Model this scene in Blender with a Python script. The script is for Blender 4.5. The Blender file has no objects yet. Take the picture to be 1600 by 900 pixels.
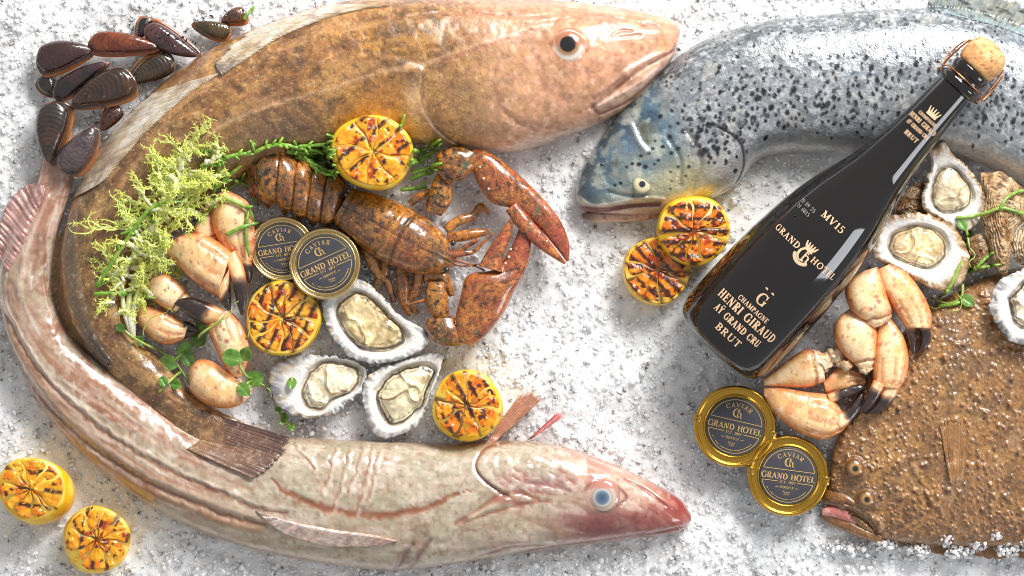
import bpy, math, random
import numpy as np
from mathutils.bvhtree import BVHTree
from mathutils import Vector

random.seed(7); RNG = np.random.default_rng(7)
S = 0.0005                       # metres per layout unit (half a millimetre)
scene = bpy.context.scene
COL = scene.collection

# ------------------------------------------------------------------ camera, world, lamps, exposure
CAM_H = 5600                     # camera height above the ice, layout units
cam_d = bpy.data.cameras.new('camera'); cam = bpy.data.objects.new('camera', cam_d)
COL.objects.link(cam); scene.camera = cam
cam.location = (0, 0, CAM_H*S); cam.rotation_euler = (0, 0, 0)
cam_d.sensor_width = 36.0
cam_d.lens = 36.0*(CAM_H-32)/1600.0
cam_d.clip_start = 0.05; cam_d.clip_end = 50

world = bpy.data.worlds.new('World'); scene.world = world; world.use_nodes = True
wb = world.node_tree.nodes['Background']
wb.inputs['Color'].default_value = (0.98, 0.99, 1.0, 1); wb.inputs['Strength'].default_value = 0.42

def area(name, loc, target, sx, sy, power, color=(1, 1, 1)):
    d = bpy.data.lights.new(name, 'AREA'); d.shape = 'RECTANGLE'; d.size = sx; d.size_y = sy
    d.energy = power; d.color = color
    o = bpy.data.objects.new(name, d); COL.objects.link(o); o.location = loc
    o.rotation_euler = (Vector(target)-Vector(loc)).to_track_quat('-Z', 'Y').to_euler()
    return o
area('key_softbox', (0.80, 1.80, 1.25), (-0.05, 0.0, 0.0), 1.15, 0.60, 57, (1.0, 0.985, 0.965))
area('second_softbox', (1.05, 1.45, 1.60), (0.05, 0, 0), 0.55, 0.55, 36, (1.0, 0.99, 0.98))
area('side_softbox', (1.7, -0.9, 0.9), (0.1, 0, 0), 0.5, 0.8, 8, (0.92, 0.94, 1.0))

vs = scene.view_settings
vs.view_transform = 'Standard'; vs.look = 'None'; vs.exposure = 0.02; vs.gamma = 1.0
vs.use_curve_mapping = False
try:
    scene.cycles.use_denoising = True
    scene.cycles.denoiser = 'OPENIMAGEDENOISE'
    scene.cycles.max_bounces = 8; scene.cycles.transmission_bounces = 6
    scene.cycles.sample_clamp_indirect = 6.0
    scene.cycles.caustics_reflective = False; scene.cycles.caustics_refractive = False
    scene.cycles.blur_glossy = 0.3; scene.cycles.filter_width = 1.0
except Exception:
    pass

# ------------------------------------------------------------------ numeric helpers
def lin(c):
    c = np.clip(np.asarray(c, float)/255.0, 0, 1)
    return np.where(c <= 0.04045, c/12.92, ((c+0.055)/1.055)**2.4)
def L4(c):
    l = lin(c); return (float(l[0]), float(l[1]), float(l[2]), 1.0)

def _hash(ix, iy, iz, seed):
    h = (ix.astype(np.int64)*374761393 + iy.astype(np.int64)*668265263 + iz.astype(np.int64)*2147483647*3 + seed*1274126177) & 0xffffffff
    h = ((h ^ (h >> 13))*1274126177) & 0xffffffff
    h = ((h ^ (h >> 16))*2246822519) & 0xffffffff
    return ((h ^ (h >> 15)) & 0xffffff)/float(0xffffff)
def vnoise(x, y, z, seed=0):
    x, y, z = np.broadcast_arrays(np.asarray(x, float), np.asarray(y, float), np.asarray(z, float))
    ix, iy, iz = np.floor(x), np.floor(y), np.floor(z)
    fx, fy, fz = x-ix, y-iy, z-iz
    fx, fy, fz = [f*f*(3-2*f) for f in (fx, fy, fz)]
    r = 0
    for a in (0, 1):
        for b in (0, 1):
            for c in (0, 1):
                w = (fx if a else 1-fx)*(fy if b else 1-fy)*(fz if c else 1-fz)
                r = r + w*_hash(ix+a, iy+b, iz+c, seed)
    return r
def fbm(x, y, s, seed=0, octv=3, z=0.0):
    """0..1 noise, feature size s"""
    t, amp, tot = 0, 1.0, 0
    for o in range(octv):
        t = t + amp*vnoise(np.asarray(x)/s+17.3*o, np.asarray(y)/s-9.1*o, np.asarray(z)/s+3.7*o, seed+o*31)
        tot += amp; amp *= 0.55; s = s/2.03
    return t/tot
def sstep(a, b, x):
    t = np.clip((np.asarray(x, float)-a)/(b-a), 0, 1); return t*t*(3-2*t)
def cub(ctrl, t):
    """Catmull-Rom through ctrl (K,D) at t in 0..K-1"""
    ctrl = np.asarray(ctrl, float); K = len(ctrl); t = np.asarray(t, float)
    i = np.clip(np.floor(t).astype(int), 0, K-2); f = (t-i)[:, None]
    p1, p2 = ctrl[i], ctrl[i+1]
    p0 = np.where((i > 0)[:, None], ctrl[np.maximum(i-1, 0)], 2*p1-p2)
    p3 = np.where((i < K-2)[:, None], ctrl[np.minimum(i+2, K-1)], 2*p2-p1)
    return 0.5*((2*p1)+(-p0+p2)*f+(2*p0-5*p1+4*p2-p3)*f*f+(-p0+3*p1-3*p2+p3)*f**3)
def resample(ctrl, n, key=2):
    """n points spaced by length along the first `key` columns; returns points and station index"""
    ctrl = np.asarray(ctrl, float); K = len(ctrl)
    tt = np.linspace(0, K-1, K*40); p = cub(ctrl, tt)
    d = np.r_[0, np.cumsum(np.linalg.norm(np.diff(p[:, :key], axis=0), axis=1)+1e-6)]
    ti = np.interp(np.linspace(0, d[-1], n), d, tt)
    return cub(ctrl, ti), ti
def pdist(X, Y, pts):
    """distance to polyline, and position 0..1 along it, and side"""
    pts = np.asarray(pts, float); best = np.full(X.shape, 1e9); pos = np.zeros(X.shape); side = np.zeros(X.shape)
    n = len(pts)-1
    for i in range(n):
        a, b = pts[i], pts[i+1]; d = b-a; l2 = (d*d).sum()+1e-9
        t = np.clip(((X-a[0])*d[0]+(Y-a[1])*d[1])/l2, 0, 1)
        dx = X-(a[0]+t*d[0]); dy = Y-(a[1]+t*d[1]); dd = np.hypot(dx, dy)
        m = dd < best
        best = np.where(m, dd, best); pos = np.where(m, (i+t)/n, pos); side = np.where(m, np.sign(d[0]*dy-d[1]*dx), side)
    return best, pos, side
def smooth_line(pts, n=40):
    return resample(pts, n)[0]

# ------------------------------------------------------------------ meshes and objects
BV = []                                        # everything solid built so far, for resting things on it
def probe(x, y, default=0.0, skip=()):
    z = default
    for tag, b, (x0, x1, y0, y1) in BV:
        if tag in skip or x < x0 or x > x1 or y < y0 or y > y1: continue
        h = b.ray_cast(Vector((x, y, 2000)), Vector((0, 0, -1)))
        if h[0] is not None: z = max(z, h[0].z)
    return z
def probes(X, Y, default=0.0, skip=()):
    return np.array([probe(a, b, default, skip) for a, b in zip(np.ravel(X), np.ravel(Y))]).reshape(np.shape(X))
def solid(V, F, tag=''):
    V = np.asarray(V, float)
    BV.append((tag, BVHTree.FromPolygons([tuple(v) for v in V], [tuple(f) for f in F]),
               (V[:, 0].min(), V[:, 0].max(), V[:, 1].min(), V[:, 1].max())))

def Wd(P):
    P = np.asarray(P, float)
    return np.stack([(P[..., 0]-800)*S, (450-P[..., 1])*S, P[..., 2]*S], -1)

def thing(name, label, cat, x, y, z=0.0, group=None):
    o = bpy.data.objects.new(name, None); COL.objects.link(o)
    o.empty_display_size = 0.01
    o.location = Vector(Wd(np.array([x, y, z])))
    o['label'] = label; o['category'] = cat
    if group: o['group'] = group
    o['_o'] = (float(x), float(y), float(z)); ORG[o] = np.array([x, y, z], float)
    del o['_o']
    return o
ORG = {}
def mesh_obj(name, V, F, mat, parent=None, C=None, smooth=True, label=None, cat=None, group=None, kind=None, tag=None, A=None):
    """V in layout units (x right, y down, z up); F list of index tuples; C sRGB 0-255 per vertex"""
    V = np.asarray(V, float)
    sub = F[:4000]; Q = V-V[F[0][0]]
    tri = np.array([(f[0], f[k], f[k+1]) for f in sub for k in range(1, len(f)-1)])
    vol = float((Q[tri[:, 0]]*np.cross(Q[tri[:, 1]], Q[tri[:, 2]])).sum())
    if vol > 0: F = [tuple(reversed(f)) for f in F]      # layout is y-down, so positive here means inside out
    if tag is not None: solid(V, F, tag)
    org = np.zeros(3) if parent is None else ORG[parent]
    me = bpy.data.meshes.new(name)
    W = Wd(V)
    if parent is None:
        o0 = np.array([V[:, 0].mean(), V[:, 1].mean(), V[:, 2].min()]) if kind is None else np.array([800., 450., 0.])
    else: o0 = org
    W = W-Wd(o0)
    me.from_pydata(W.tolist(), [], F)
    me.polygons.foreach_set('use_smooth', [smooth]*len(me.polygons))
    if C is not None:
        C = np.asarray(C, float).reshape(-1, 3)
        ca = me.color_attributes.new('Col', 'FLOAT_COLOR', 'POINT')
        ca.data.foreach_set('color', np.c_[lin(C), np.ones(len(C)) if A is None else np.asarray(A, float).ravel()].astype(np.float32).ravel())
    me.materials.append(mat); me.update()
    o = bpy.data.objects.new(name, me); COL.objects.link(o)
    if parent is None:
        o.location = Vector(Wd(o0)); ORG[o] = o0
    else:
        o.parent = parent
        par = parent.parent
        ORG[o] = org
    if label: o['label'] = label
    if cat: o['category'] = cat
    if group: o['group'] = group
    if kind: o['kind'] = kind
    return o

class G:
    """grid surface closed round v, with colours that can be painted in layout space"""
    def __init__(s, P, top=None):
        s.P = np.asarray(P, float); s.nu, s.nv = s.P.shape[:2]
        s.C = np.full((s.nu, s.nv, 3), 128.0)
        s.top = np.ones((s.nu, s.nv)) if top is None else top; s.A = None
    X = property(lambda s: s.P[..., 0]); Y = property(lambda s: s.P[..., 1]); Z = property(lambda s: s.P[..., 2])
    def fill(s, c): s.C[:] = c; return s
    def mix(s, a, c):
        a = np.clip(a, 0, 1)[..., None]; s.C = s.C*(1-a)+np.asarray(c, float)*a; return s
    def ucol(s, idx, cols):
        """colours along u; idx positions 0..1"""
        u = np.linspace(0, 1, s.nu); cols = np.asarray(cols, float)
        c = np.stack([np.interp(u, idx, cols[:, k]) for k in range(3)], -1); s.C[:] = c[:, None, :]; return s
    def noise(s, size, amp, seed=0, octv=3):
        n = (fbm(s.X, s.Y, size, seed, octv, s.Z)-0.5)*2*amp; s.C = np.clip(s.C*(1+n[..., None]), 0, 255); return s
    def tint(s, size, c, lo, hi, a=1.0, seed=0, octv=3, mask=1.0, sx=1.0, sy=1.0):
        n = fbm(s.X*sx, s.Y*sy, size, seed, octv, s.Z*0.5); return s.mix(sstep(lo, hi, n)*a*mask, c)
    def along(s, size, c, lo, hi, a=1.0, seed=0, stretch=8.0, mask=1.0, octv=3):
        """streaks that run along the body"""
        if not hasattr(s, 'sl'):
            m = s.P[:, :s.nv//2].mean(1); s.sl = np.r_[0, np.cumsum(np.linalg.norm(np.diff(m, axis=0), axis=1))][:, None]*np.ones((1, s.nv))
            s.wl = np.cumsum(np.r_['1', np.zeros((s.nu, 1)), np.linalg.norm(np.diff(s.P, axis=1), axis=2)], axis=1)
        n = fbm(s.sl/stretch, s.wl, size, seed, octv); return s.mix(sstep(lo, hi, n)*a*mask*s.top, c)
    def stroke(s, pts, w, c=None, a=1.0, dz=0.0, soft=1.0, taper=False, jit=0.0, seed=0):
        pts = smooth_line(pts, 12*len(pts)) if len(pts) > 2 else np.asarray(pts, float)
        X, Y = s.X, s.Y
        if jit:
            r0 = 3*w+2*jit+3; nb = (X > pts[:, 0].min()-r0) & (X < pts[:, 0].max()+r0) & (Y > pts[:, 1].min()-r0) & (Y < pts[:, 1].max()+r0)
            X, Y = X.copy(), Y.copy(); xn, yn = s.X[nb], s.Y[nb]
            X[nb] = xn+(fbm(xn, yn, 9, seed+1, 2)-.5)*2*jit; Y[nb] = yn+(fbm(xn, yn, 9, seed+2, 2)-.5)*2*jit
        rad = 3*w+2*jit+3; near = (X > pts[:, 0].min()-rad) & (X < pts[:, 0].max()+rad) & (Y > pts[:, 1].min()-rad) & (Y < pts[:, 1].max()+rad)
        d = np.full(X.shape, 1e9); pos = np.zeros(X.shape); d[near], pos[near], _ = pdist(X[near], Y[near], pts); ww = w
        if taper: ww = w*np.maximum(0.15, np.sin(np.pi*np.clip(pos, 0.02, 0.98))**0.6)
        k = np.exp(-(d/ww)**(2*soft))*s.top
        if c is not None: s.mix(k*a, c)
        if dz: s.P[..., 2] += dz*k
        return s
    def step(s, pts, w, dz, width):
        """raise the surface on one side of a line, fading over width"""
        pts = smooth_line(pts, 12*len(pts)); d, pos, side = pdist(s.X, s.Y, pts)
        k = sstep(-w, w, d*side)*np.exp(-(np.maximum(d*side, 0)/width)**2)*s.top
        e = sstep(0, 0.08, pos)*sstep(1, 0.92, pos); s.P[..., 2] += dz*k*e; return s
    def blob(s, x, y, rx, ry, ang, c=None, a=1.0, dz=0.0, soft=1.0):
        ca, sa = math.cos(ang), math.sin(ang); dx, dy = s.X-x, s.Y-y
        d = np.hypot((dx*ca+dy*sa)/rx, (-dx*sa+dy*ca)/ry); k = np.exp(-d**(2*soft))*s.top
        if c is not None: s.mix(k*a, c)
        if dz: s.P[..., 2] += dz*k
        return s
    def faces(s):
        nu, nv = s.nu, s.nv
        i, j = np.meshgrid(np.arange(nu-1), np.arange(nv), indexing='ij'); j2 = (j+1) % nv
        q = np.stack([i*nv+j, i*nv+j2, (i+1)*nv+j2, (i+1)*nv+j], -1).reshape(-1, 4)
        F = [tuple(r) for r in q.tolist()]
        F.append(tuple(range(nv-1, -1, -1))); F.append(tuple((nu-1)*nv+k for k in range(nv)))
        return F
    def build(s, name, mat, parent=None, tag=None, **k):
        return mesh_obj(name, s.P.reshape(-1, 3), s.faces(), mat, parent, s.C.reshape(-1, 3), tag=tag, A=s.A, **k)

def loft(st, nu=40, nt=17, nb=6, e=0.85):
    """st rows: ax, ay, bx, by, zmid, htop, hbot -> tube whose outline from above runs through A and B"""
    st = np.asarray(st, float)
    mid = np.c_[(st[:, 0]+st[:, 2])/2, (st[:, 1]+st[:, 3])/2, st]
    p, ti = resample(mid, nu, 2); p = p[:, 2:]
    th = np.r_[np.linspace(0, math.pi, nt), np.linspace(math.pi, 2*math.pi, nb+2)[1:-1]]
    c, sn = np.cos(th), np.sin(th)
    ce = c; se = np.sign(sn)*(1-np.abs(c)**(2/e)+1e-12)**(e/2)
    M = (p[:, 0:2]+p[:, 2:4])/2; H = (p[:, 0:2]-p[:, 2:4])/2
    XY = M[:, None, :]+H[:, None, :]*ce[None, :, None]
    hz = np.where(sn >= 0, p[:, 5:6]*se[None], p[:, 6:7]*se[None])
    g = G(np.concatenate([XY, (p[:, 4:5]+hz)[..., None]], -1), np.broadcast_to((sn >= -1e-6)*1.0, (nu, len(th))).copy())
    g.v = np.broadcast_to(np.clip(th/math.pi, 0, 1)[None], (nu, len(th))); g.u = np.broadcast_to(np.linspace(0, 1, nu)[:, None], g.v.shape)
    g.ti = np.broadcast_to(ti[:, None], g.v.shape)
    return g
def sheet(base, tip, nu, nv, z, thick=2.0, rays=0, ridge=0.8, rag=0.0, seed=0, lean=0.0):
    """fin: rays run from base line to tip line; z callable or number"""
    b = resample(base, nu)[0]; t = resample(tip, nu)[0]; u = np.linspace(0, 1, nu); v = np.linspace(0, 1, nv)
    if lean:
        t = np.stack([np.interp(np.clip(u+lean*(1-u**3), 0, 1), u, t[:, q]) for q in (0, 1)], -1)
    if rag:
        k = (fbm(u*400, u*0, 14, seed, 2)-0.5)*2*rag; t = t+(t-b)*k[:, None]
    XY = b[:, None]+(t-b)[:, None]*v[None, :, None]
    Z = z(XY[..., 0], XY[..., 1]) if callable(z) else np.full(XY.shape[:2], float(z))
    if callable(z):
        for _ in range(6):
            q = np.pad(Z, 1, mode='edge'); Z = np.maximum((q[:-2, 1:-1]+q[2:, 1:-1]+q[1:-1, :-2]+q[1:-1, 2:]+2*Z)/6, Z-.6)
    if callable(z): Z = Z-4*sstep(.14, 0, v)[None, :]
    ph = u*rays*2*math.pi+(fbm(u*100, u*0, 6, seed+70, 2)-.5)*9
    r = np.sin(ph)[:, None]*ridge*np.ones_like(v)[None] if rays else 0
    th = thick*(1-0.6*v)[None, :]
    top = np.concatenate([XY, (Z+r+th)[..., None]], -1); bot = np.concatenate([XY, (Z-0.3*th+0.6*np.minimum(r, 0))[..., None]], -1)[:, ::-1]
    g = G(np.concatenate([top, bot], 1)); g.u = np.broadcast_to(u[:, None], (nu, 2*nv)); g.v = np.broadcast_to(np.r_[v, v[::-1]][None], (nu, 2*nv))
    g.ray = np.broadcast_to(np.sin(u*rays*2*math.pi)[:, None], (nu, 2*nv)) if rays else np.zeros((nu, 2*nv))
    return g
def tube(pts, rad, nu=24, nv=8, flat=1.0):
    """pts rows x,y,z; rad scalar or per point"""
    pts = np.asarray(pts, float); rad = np.broadcast_to(np.asarray(rad, float), (len(pts),))
    q, _ = resample(np.c_[pts, rad], nu, 3); p, r = q[:, :3], np.maximum(q[:, 3], 0.05)
    t = np.gradient(p, axis=0); t /= np.linalg.norm(t, axis=1)[:, None]+1e-9
    up = np.array([0, 0, 1.0]); sd = np.cross(t, up); nn = np.linalg.norm(sd, axis=1)
    sd[nn < 1e-3] = (1, 0, 0); sd /= np.linalg.norm(sd, axis=1)[:, None]; w = np.cross(sd, t)
    a = np.linspace(0, 2*math.pi, nv, endpoint=False)
    P = p[:, None]+r[:, None, None]*(np.cos(a)[None, :, None]*sd[:, None]+flat*np.sin(a)[None, :, None]*w[:, None])
    g = G(P); g.u = np.broadcast_to(np.linspace(0, 1, nu)[:, None], (nu, nv)); return g
def lathe(prof, cx, cy, n=48, axis=None):
    """prof rows r, z -> closed solid of revolution about vertical at cx, cy"""
    prof = np.asarray(prof, float); a = np.linspace(0, 2*math.pi, n, endpoint=False)
    P = np.stack([cx+prof[:, :1]*np.cos(a), cy+prof[:, :1]*np.sin(a), np.repeat(prof[:, 1:2], n, 1)], -1)
    g = G(P); g.rr = np.repeat(prof[:, :1], n, 1); return g

# ------------------------------------------------------------------ materials
def new_mat(name):
    m = bpy.data.materials.new(name); m.use_nodes = True
    return m, m.node_tree.nodes, m.node_tree.links, m.node_tree.nodes['Principled BSDF']
def skin(name, rough=0.4, coat=0.6, coat_rough=0.12, sss=0.0, sss_c=(1, .5, .3), grain=900, grain_amt=0.25, bump=0.25, bump_s=700, bump_d=0.0006,
         metal=0.0, color=None, spec=0.5, vor=0.0, vor_s=500, aniso=None, rough_var=0.15, mott=()):
    m, N, L, B = new_mat(name)
    tc = N.new('ShaderNodeTexCoord')
    mp = N.new('ShaderNodeMapping'); L.new(tc.outputs['Object'], mp.inputs['Vector'])
    if aniso: mp.inputs['Scale'].default_value = aniso
    if color is None:
        at = N.new('ShaderNodeAttribute'); at.attribute_name = 'Col'; cs = at.outputs['Color']; al = at.outputs['Alpha']
    else:
        rgb = N.new('ShaderNodeRGB'); rgb.outputs[0].default_value = L4(color); cs = rgb.outputs[0]
    for q, (ms, lo, hi, mc, amt) in enumerate(mott):
        mn = N.new('ShaderNodeTexNoise'); mn.inputs['Scale'].default_value = ms; mn.inputs['Detail'].default_value = 5; mn.inputs['Roughness'].default_value = .62; mn.inputs['Distortion'].default_value = .4
        off = N.new('ShaderNodeVectorMath'); off.inputs[1].default_value = (q*1.7+.3, q*2.1, q*.9); L.new(mp.outputs[0], off.inputs[0]); L.new(off.outputs[0], mn.inputs['Vector'])
        mm = N.new('ShaderNodeMapRange'); mm.interpolation_type = 'SMOOTHSTEP'; mm.inputs['From Min'].default_value = lo; mm.inputs['From Max'].default_value = hi; mm.inputs['To Max'].default_value = amt; L.new(mn.outputs['Fac'], mm.inputs['Value'])
        ml = N.new('ShaderNodeMath'); ml.operation = 'MULTIPLY'; L.new(mm.outputs[0], ml.inputs[0]); L.new(al, ml.inputs[1])
        mx = N.new('ShaderNodeMix'); mx.data_type = 'RGBA'; L.new(ml.outputs[0], mx.inputs['Factor']); L.new(cs, mx.inputs[6]); mx.inputs[7].default_value = L4(mc); cs = mx.outputs[2]
    nz = N.new('ShaderNodeTexNoise'); nz.inputs['Scale'].default_value = grain; nz.inputs['Detail'].default_value = 4
    nz.inputs['Roughness'].default_value = 0.65; L.new(mp.outputs[0], nz.inputs['Vector'])
    mr = N.new('ShaderNodeMapRange'); mr.inputs['From Min'].default_value = 0.3; mr.inputs['From Max'].default_value = 0.7
    mr.inputs['To Min'].default_value = 1-grain_amt; mr.inputs['To Max'].default_value = 1+grain_amt
    L.new(nz.outputs['Fac'], mr.inputs['Value'])
    vm = N.new('ShaderNodeVectorMath'); vm.operation = 'SCALE'; L.new(cs, vm.inputs[0]); L.new(mr.outputs[0], vm.inputs['Scale'])
    L.new(vm.outputs[0], B.inputs['Base Color'])
    rv = N.new('ShaderNodeMapRange'); rv.inputs['To Min'].default_value = max(0.03, rough-rough_var); rv.inputs['To Max'].default_value = rough+rough_var
    n2 = N.new('ShaderNodeTexNoise'); n2.inputs['Scale'].default_value = grain*0.13; n2.inputs['Detail'].default_value = 3
    L.new(tc.outputs['Object'], n2.inputs['Vector']); L.new(n2.outputs['Fac'], rv.inputs['Value']); L.new(rv.outputs[0], B.inputs['Roughness'])
    B.inputs['Metallic'].default_value = metal; B.inputs['Specular IOR Level'].default_value = spec
    B.inputs['Coat Weight'].default_value = coat; B.inputs['Coat Roughness'].default_value = coat_rough
    if sss:
        B.inputs['Subsurface Weight'].default_value = sss; B.inputs['Subsurface Radius'].default_value = sss_c; B.inputs['Subsurface Scale'].default_value = 0.004
    if bump:
        nb = N.new('ShaderNodeTexNoise'); nb.inputs['Scale'].default_value = bump_s; nb.inputs['Detail'].default_value = 5; nb.inputs['Roughness'].default_value = 0.6
        L.new(mp.outputs[0], nb.inputs['Vector']); h = nb.outputs['Fac']
        if vor:
            vo = N.new('ShaderNodeTexVoronoi'); vo.inputs['Scale'].default_value = vor_s; L.new(mp.outputs[0], vo.inputs['Vector'])
            ma = N.new('ShaderNodeMath'); ma.operation = 'MULTIPLY_ADD'; L.new(vo.outputs['Distance'], ma.inputs[0]); ma.inputs[1].default_value = -vor
            L.new(h, ma.inputs[2]); h = ma.outputs[0]
        bp = N.new('ShaderNodeBump'); bp.inputs['Strength'].default_value = bump; bp.inputs['Distance'].default_value = bump_d or 0.0006
        L.new(h, bp.inputs['Height']); L.new(bp.outputs[0], B.inputs['Normal']); L.new(bp.outputs[0], B.inputs['Coat Normal'])
    return m
def metal(name, c, rough=0.25, bump=0.05):
    m, N, L, B = new_mat(name)
    B.inputs['Base Color'].default_value = L4(c); B.inputs['Metallic'].default_value = 1.0; B.inputs['Roughness'].default_value = rough
    nb = N.new('ShaderNodeTexNoise'); nb.inputs['Scale'].default_value = 300; nb.inputs['Detail'].default_value = 3
    tc = N.new('ShaderNodeTexCoord'); L.new(tc.outputs['Object'], nb.inputs['Vector'])
    mr = N.new('ShaderNodeMapRange'); mr.inputs['To Min'].default_value = rough*0.6; mr.inputs['To Max'].default_value = rough*1.5
    L.new(nb.outputs['Fac'], mr.inputs['Value']); L.new(mr.outputs[0], B.inputs['Roughness'])
    bp = N.new('ShaderNodeBump'); bp.inputs['Strength'].default_value = bump*.4; bp.inputs['Distance'].default_value = 0.0002
    L.new(nb.outputs['Fac'], bp.inputs['Height']); L.new(bp.outputs[0], B.inputs['Normal'])
    return m

MAT = {}
MAT['cod'] = skin('cod_skin', 0.38, 1.0, 0.09, grain=1500, grain_amt=0.30, bump=0.22, bump_s=800, bump_d=0.0007, vor=0.6, vor_s=1000,
    mott=[(420, .52, .66, (88, 62, 36), .5), (620, .56, .68, (214, 184, 140), .5), (180, .54, .66, (158, 112, 58), .35), (1000, .58, .68, (70, 46, 26), .45)])
MAT['ling'] = skin('pale_fish_skin', 0.26, 1.0, 0.045, grain=900, grain_amt=0.10, bump=0.10, bump_s=170, bump_d=0.0013, sss=.12, sss_c=(1, .5, .35),
    mott=[(200, .54, .70, (168, 112, 88), .30), (90, .54, .70, (172, 164, 136), .35), (60, .55, .68, (214, 182, 166), .3)])
MAT['salmon'] = skin('salmon_skin', 0.30, 0.8, 0.09, grain=1500, grain_amt=0.34, bump=0.24, bump_s=800, bump_d=0.0008, vor=1.2, vor_s=620, metal=0.3,
    mott=[(520, .56, .66, (200, 200, 204), .4), (640, .58, .66, (66, 74, 84), .45)])
MAT['salmon_head'] = skin('salmon_head_skin', 0.3, 0.9, 0.08, grain=500, grain_amt=0.18, bump=0.2, bump_s=200, bump_d=0.0012)
MAT['turbot'] = skin('turbot_skin', 0.44, 0.85, 0.12, grain=1400, grain_amt=0.30, bump=0.16, bump_s=1000, bump_d=0.0007, vor=.8, vor_s=620,
    mott=[(520, .52, .64, (92, 58, 28), .55), (760, .56, .66, (206, 150, 82), .5), (130, .54, .66, (112, 76, 48), .4)])
MAT['fin'] = skin('fin_membrane', 0.35, 0.8, 0.10, grain=1100, grain_amt=0.22, bump=0.25, bump_s=600, mott=[(300, .55, .68, (226, 214, 196), .35), (420, .56, .68, (120, 92, 70), .35)])
MAT['eye'] = skin('eye_wet', 0.15, 1.0, 0.02, grain=500, grain_amt=0.04, bump=0, spec=0.6)
# ------------------------------------------------------------------ fish
def eye(parent, x, y, r, z0, rings, dome=0.45, name='eye', off=(0, 0), lid=None):
    """rings: list of (radius fraction, colour) from the middle out"""
    pr = [(r*math.sin(t), z0+r*dome*math.cos(t)) for t in np.linspace(0.02, math.pi/2, 22)]+[(r*0.9, z0-r*0.5), (r*0.3, z0-r*0.8)]
    g = lathe(pr, x, y, 32)
    d = np.hypot(g.X-x-off[0], g.Y-y-off[1])/r
    fr = [a for a, _ in rings]; cs = np.array([c for _, c in rings], float)
    g.C = np.stack([np.interp(d, fr, cs[:, k]) for k in range(3)], -1)
    if lid is not None:
        g.mix(sstep(lid[1]+.12, lid[1]-.05, (g.Y-y)/r)*.95*sstep(.42, .5, np.hypot(g.X-x-off[0], g.Y-y-off[1])/r), lid[0])
    return g.build(name, MAT['eye'], parent)

def with_h(ab, zm, ht, hb):
    return [list(r)+[z, t, b] for r, z, t, b in zip(ab, zm, ht, hb)]

# ---- brown cod
cod = thing('cod_fish', 'large golden-brown cod curled in a ring with its dark eye at the top', 'fish', 480, 240)
cod_ab = [(1063,44,1062,58),(1052,33,1055,84),(1030,24,1034,117),(1000,16,1000,155),(950,8,950,187),(880,0,880,215),(800,-5,800,237),(720,-6,720,232),(640,-7,650,224),(560,-3,575,234),
  (480,16,500,243),(400,42,440,252),(320,80,385,272),(250,130,335,305),(185,192,290,345),(135,265,250,385),(106,330,224,420),(92,400,207,458),(98,470,204,496),
  (122,530,218,530),(160,575,246,560),(203,614,280,594),(250,660,316,626),(292,698,350,646),(332,726,382,660)]
n = len(cod_ab)
cod_h = np.interp(range(n), [0,1,2,3,4,5,8,12,16,19,22,24], [14,34,52,66,80,92,96,86,66,48,24,5])
g = loft(with_h(cod_ab, np.interp(range(n), [0,5,12,20,22,23,24],[16,12,8,10,18,26,32]), cod_h, cod_h*0.4+6), 560, 120, 14, e=0.86)
v, u, ti = g.v, g.u, g.ti
g.fill((152, 100, 48))
g.mix(sstep(0.36, 0.02, v)*0.75, (172, 118, 84))
g.mix(sstep(0.62, 0.98, v)*0.55, (176, 148, 116))
g.tint(60, (172, 118, 36), .45, .68, 0.75, 3)
g.tint(34, (104, 70, 42), .52, .75, 0.55, 5, mask=sstep(0.1, 0.3, v))
left = sstep(11.0, 14.5, ti)
g.mix(left*0.62, (118, 88, 46)); g.tint(26, (150, 118, 58), .5, .7, 0.65, 9, mask=left); g.tint(12, (86, 64, 36), .52, .7, 0.5, 10, mask=left)
g.tint(9, (204, 164, 86), .56, .70, 0.55, 11); g.tint(7, (80, 52, 26), .54, .68, 0.6, 12); g.tint(30, (112, 64, 34), .52, .66, .55, 15, mask=sstep(6.5, 8, ti)); g.tint(5, (214, 176, 120), .62, .7, .5, 16)
g.tint(11, (128, 86, 38), .56, .62, 0.55, 112, mask=sstep(6, 7.5, ti)); g.tint(14, (196, 164, 120), .64, .72, 0.4, 113, mask=sstep(12, 15, ti))
g.along(9, (96, 62, 30), .56, .70, .5, 201, 2.5, mask=sstep(6, 8, ti)); g.along(14, (188, 142, 84), .56, .70, .5, 202, 5, mask=sstep(6, 8, ti)); g.tint(18, (70, 46, 26), .58, .70, .6, 203, mask=sstep(6.5, 8, ti)*sstep(.12, .3, v))
g.P[..., 2] += (fbm(g.X, g.Y, 9, 205)-.5)*1.6*g.top
# belly patch, dark flank below lateral line
g.blob(600, 180, 58, 46, 0, (182, 116, 24), 0.65); g.blob(420, 205, 85, 32, -0.35, (116, 88, 64), 0.7); g.blob(330, 260, 60, 30, -0.6, (122, 92, 30), 0.6)
head = sstep(7.1, 6.0, ti)
g.mix(head*0.88, (192, 142, 104))
g.tint(45, (158, 118, 82), .45, .7, 0.7, 21, mask=head); g.tint(30, (206, 148, 122), .5, .72, 0.6, 22, mask=head); g.tint(14, (170, 120, 70), .55, .7, 0.5, 23, mask=head)
g.mix(head*sstep(0.72, 1.0, v)*0.7, (214, 190, 172)); g.mix(head*sstep(0.25, 0.0, v)*0.6, (172, 116, 92))
g.blob(730, 150, 48, 36, 0.2, (140, 112, 84), 0.5); g.blob(760, 200, 70, 20, 0.2, (168, 128, 88), .5); g.blob(960, 95, 60, 22, -0.5, (204, 140, 106), 0.6)
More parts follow.
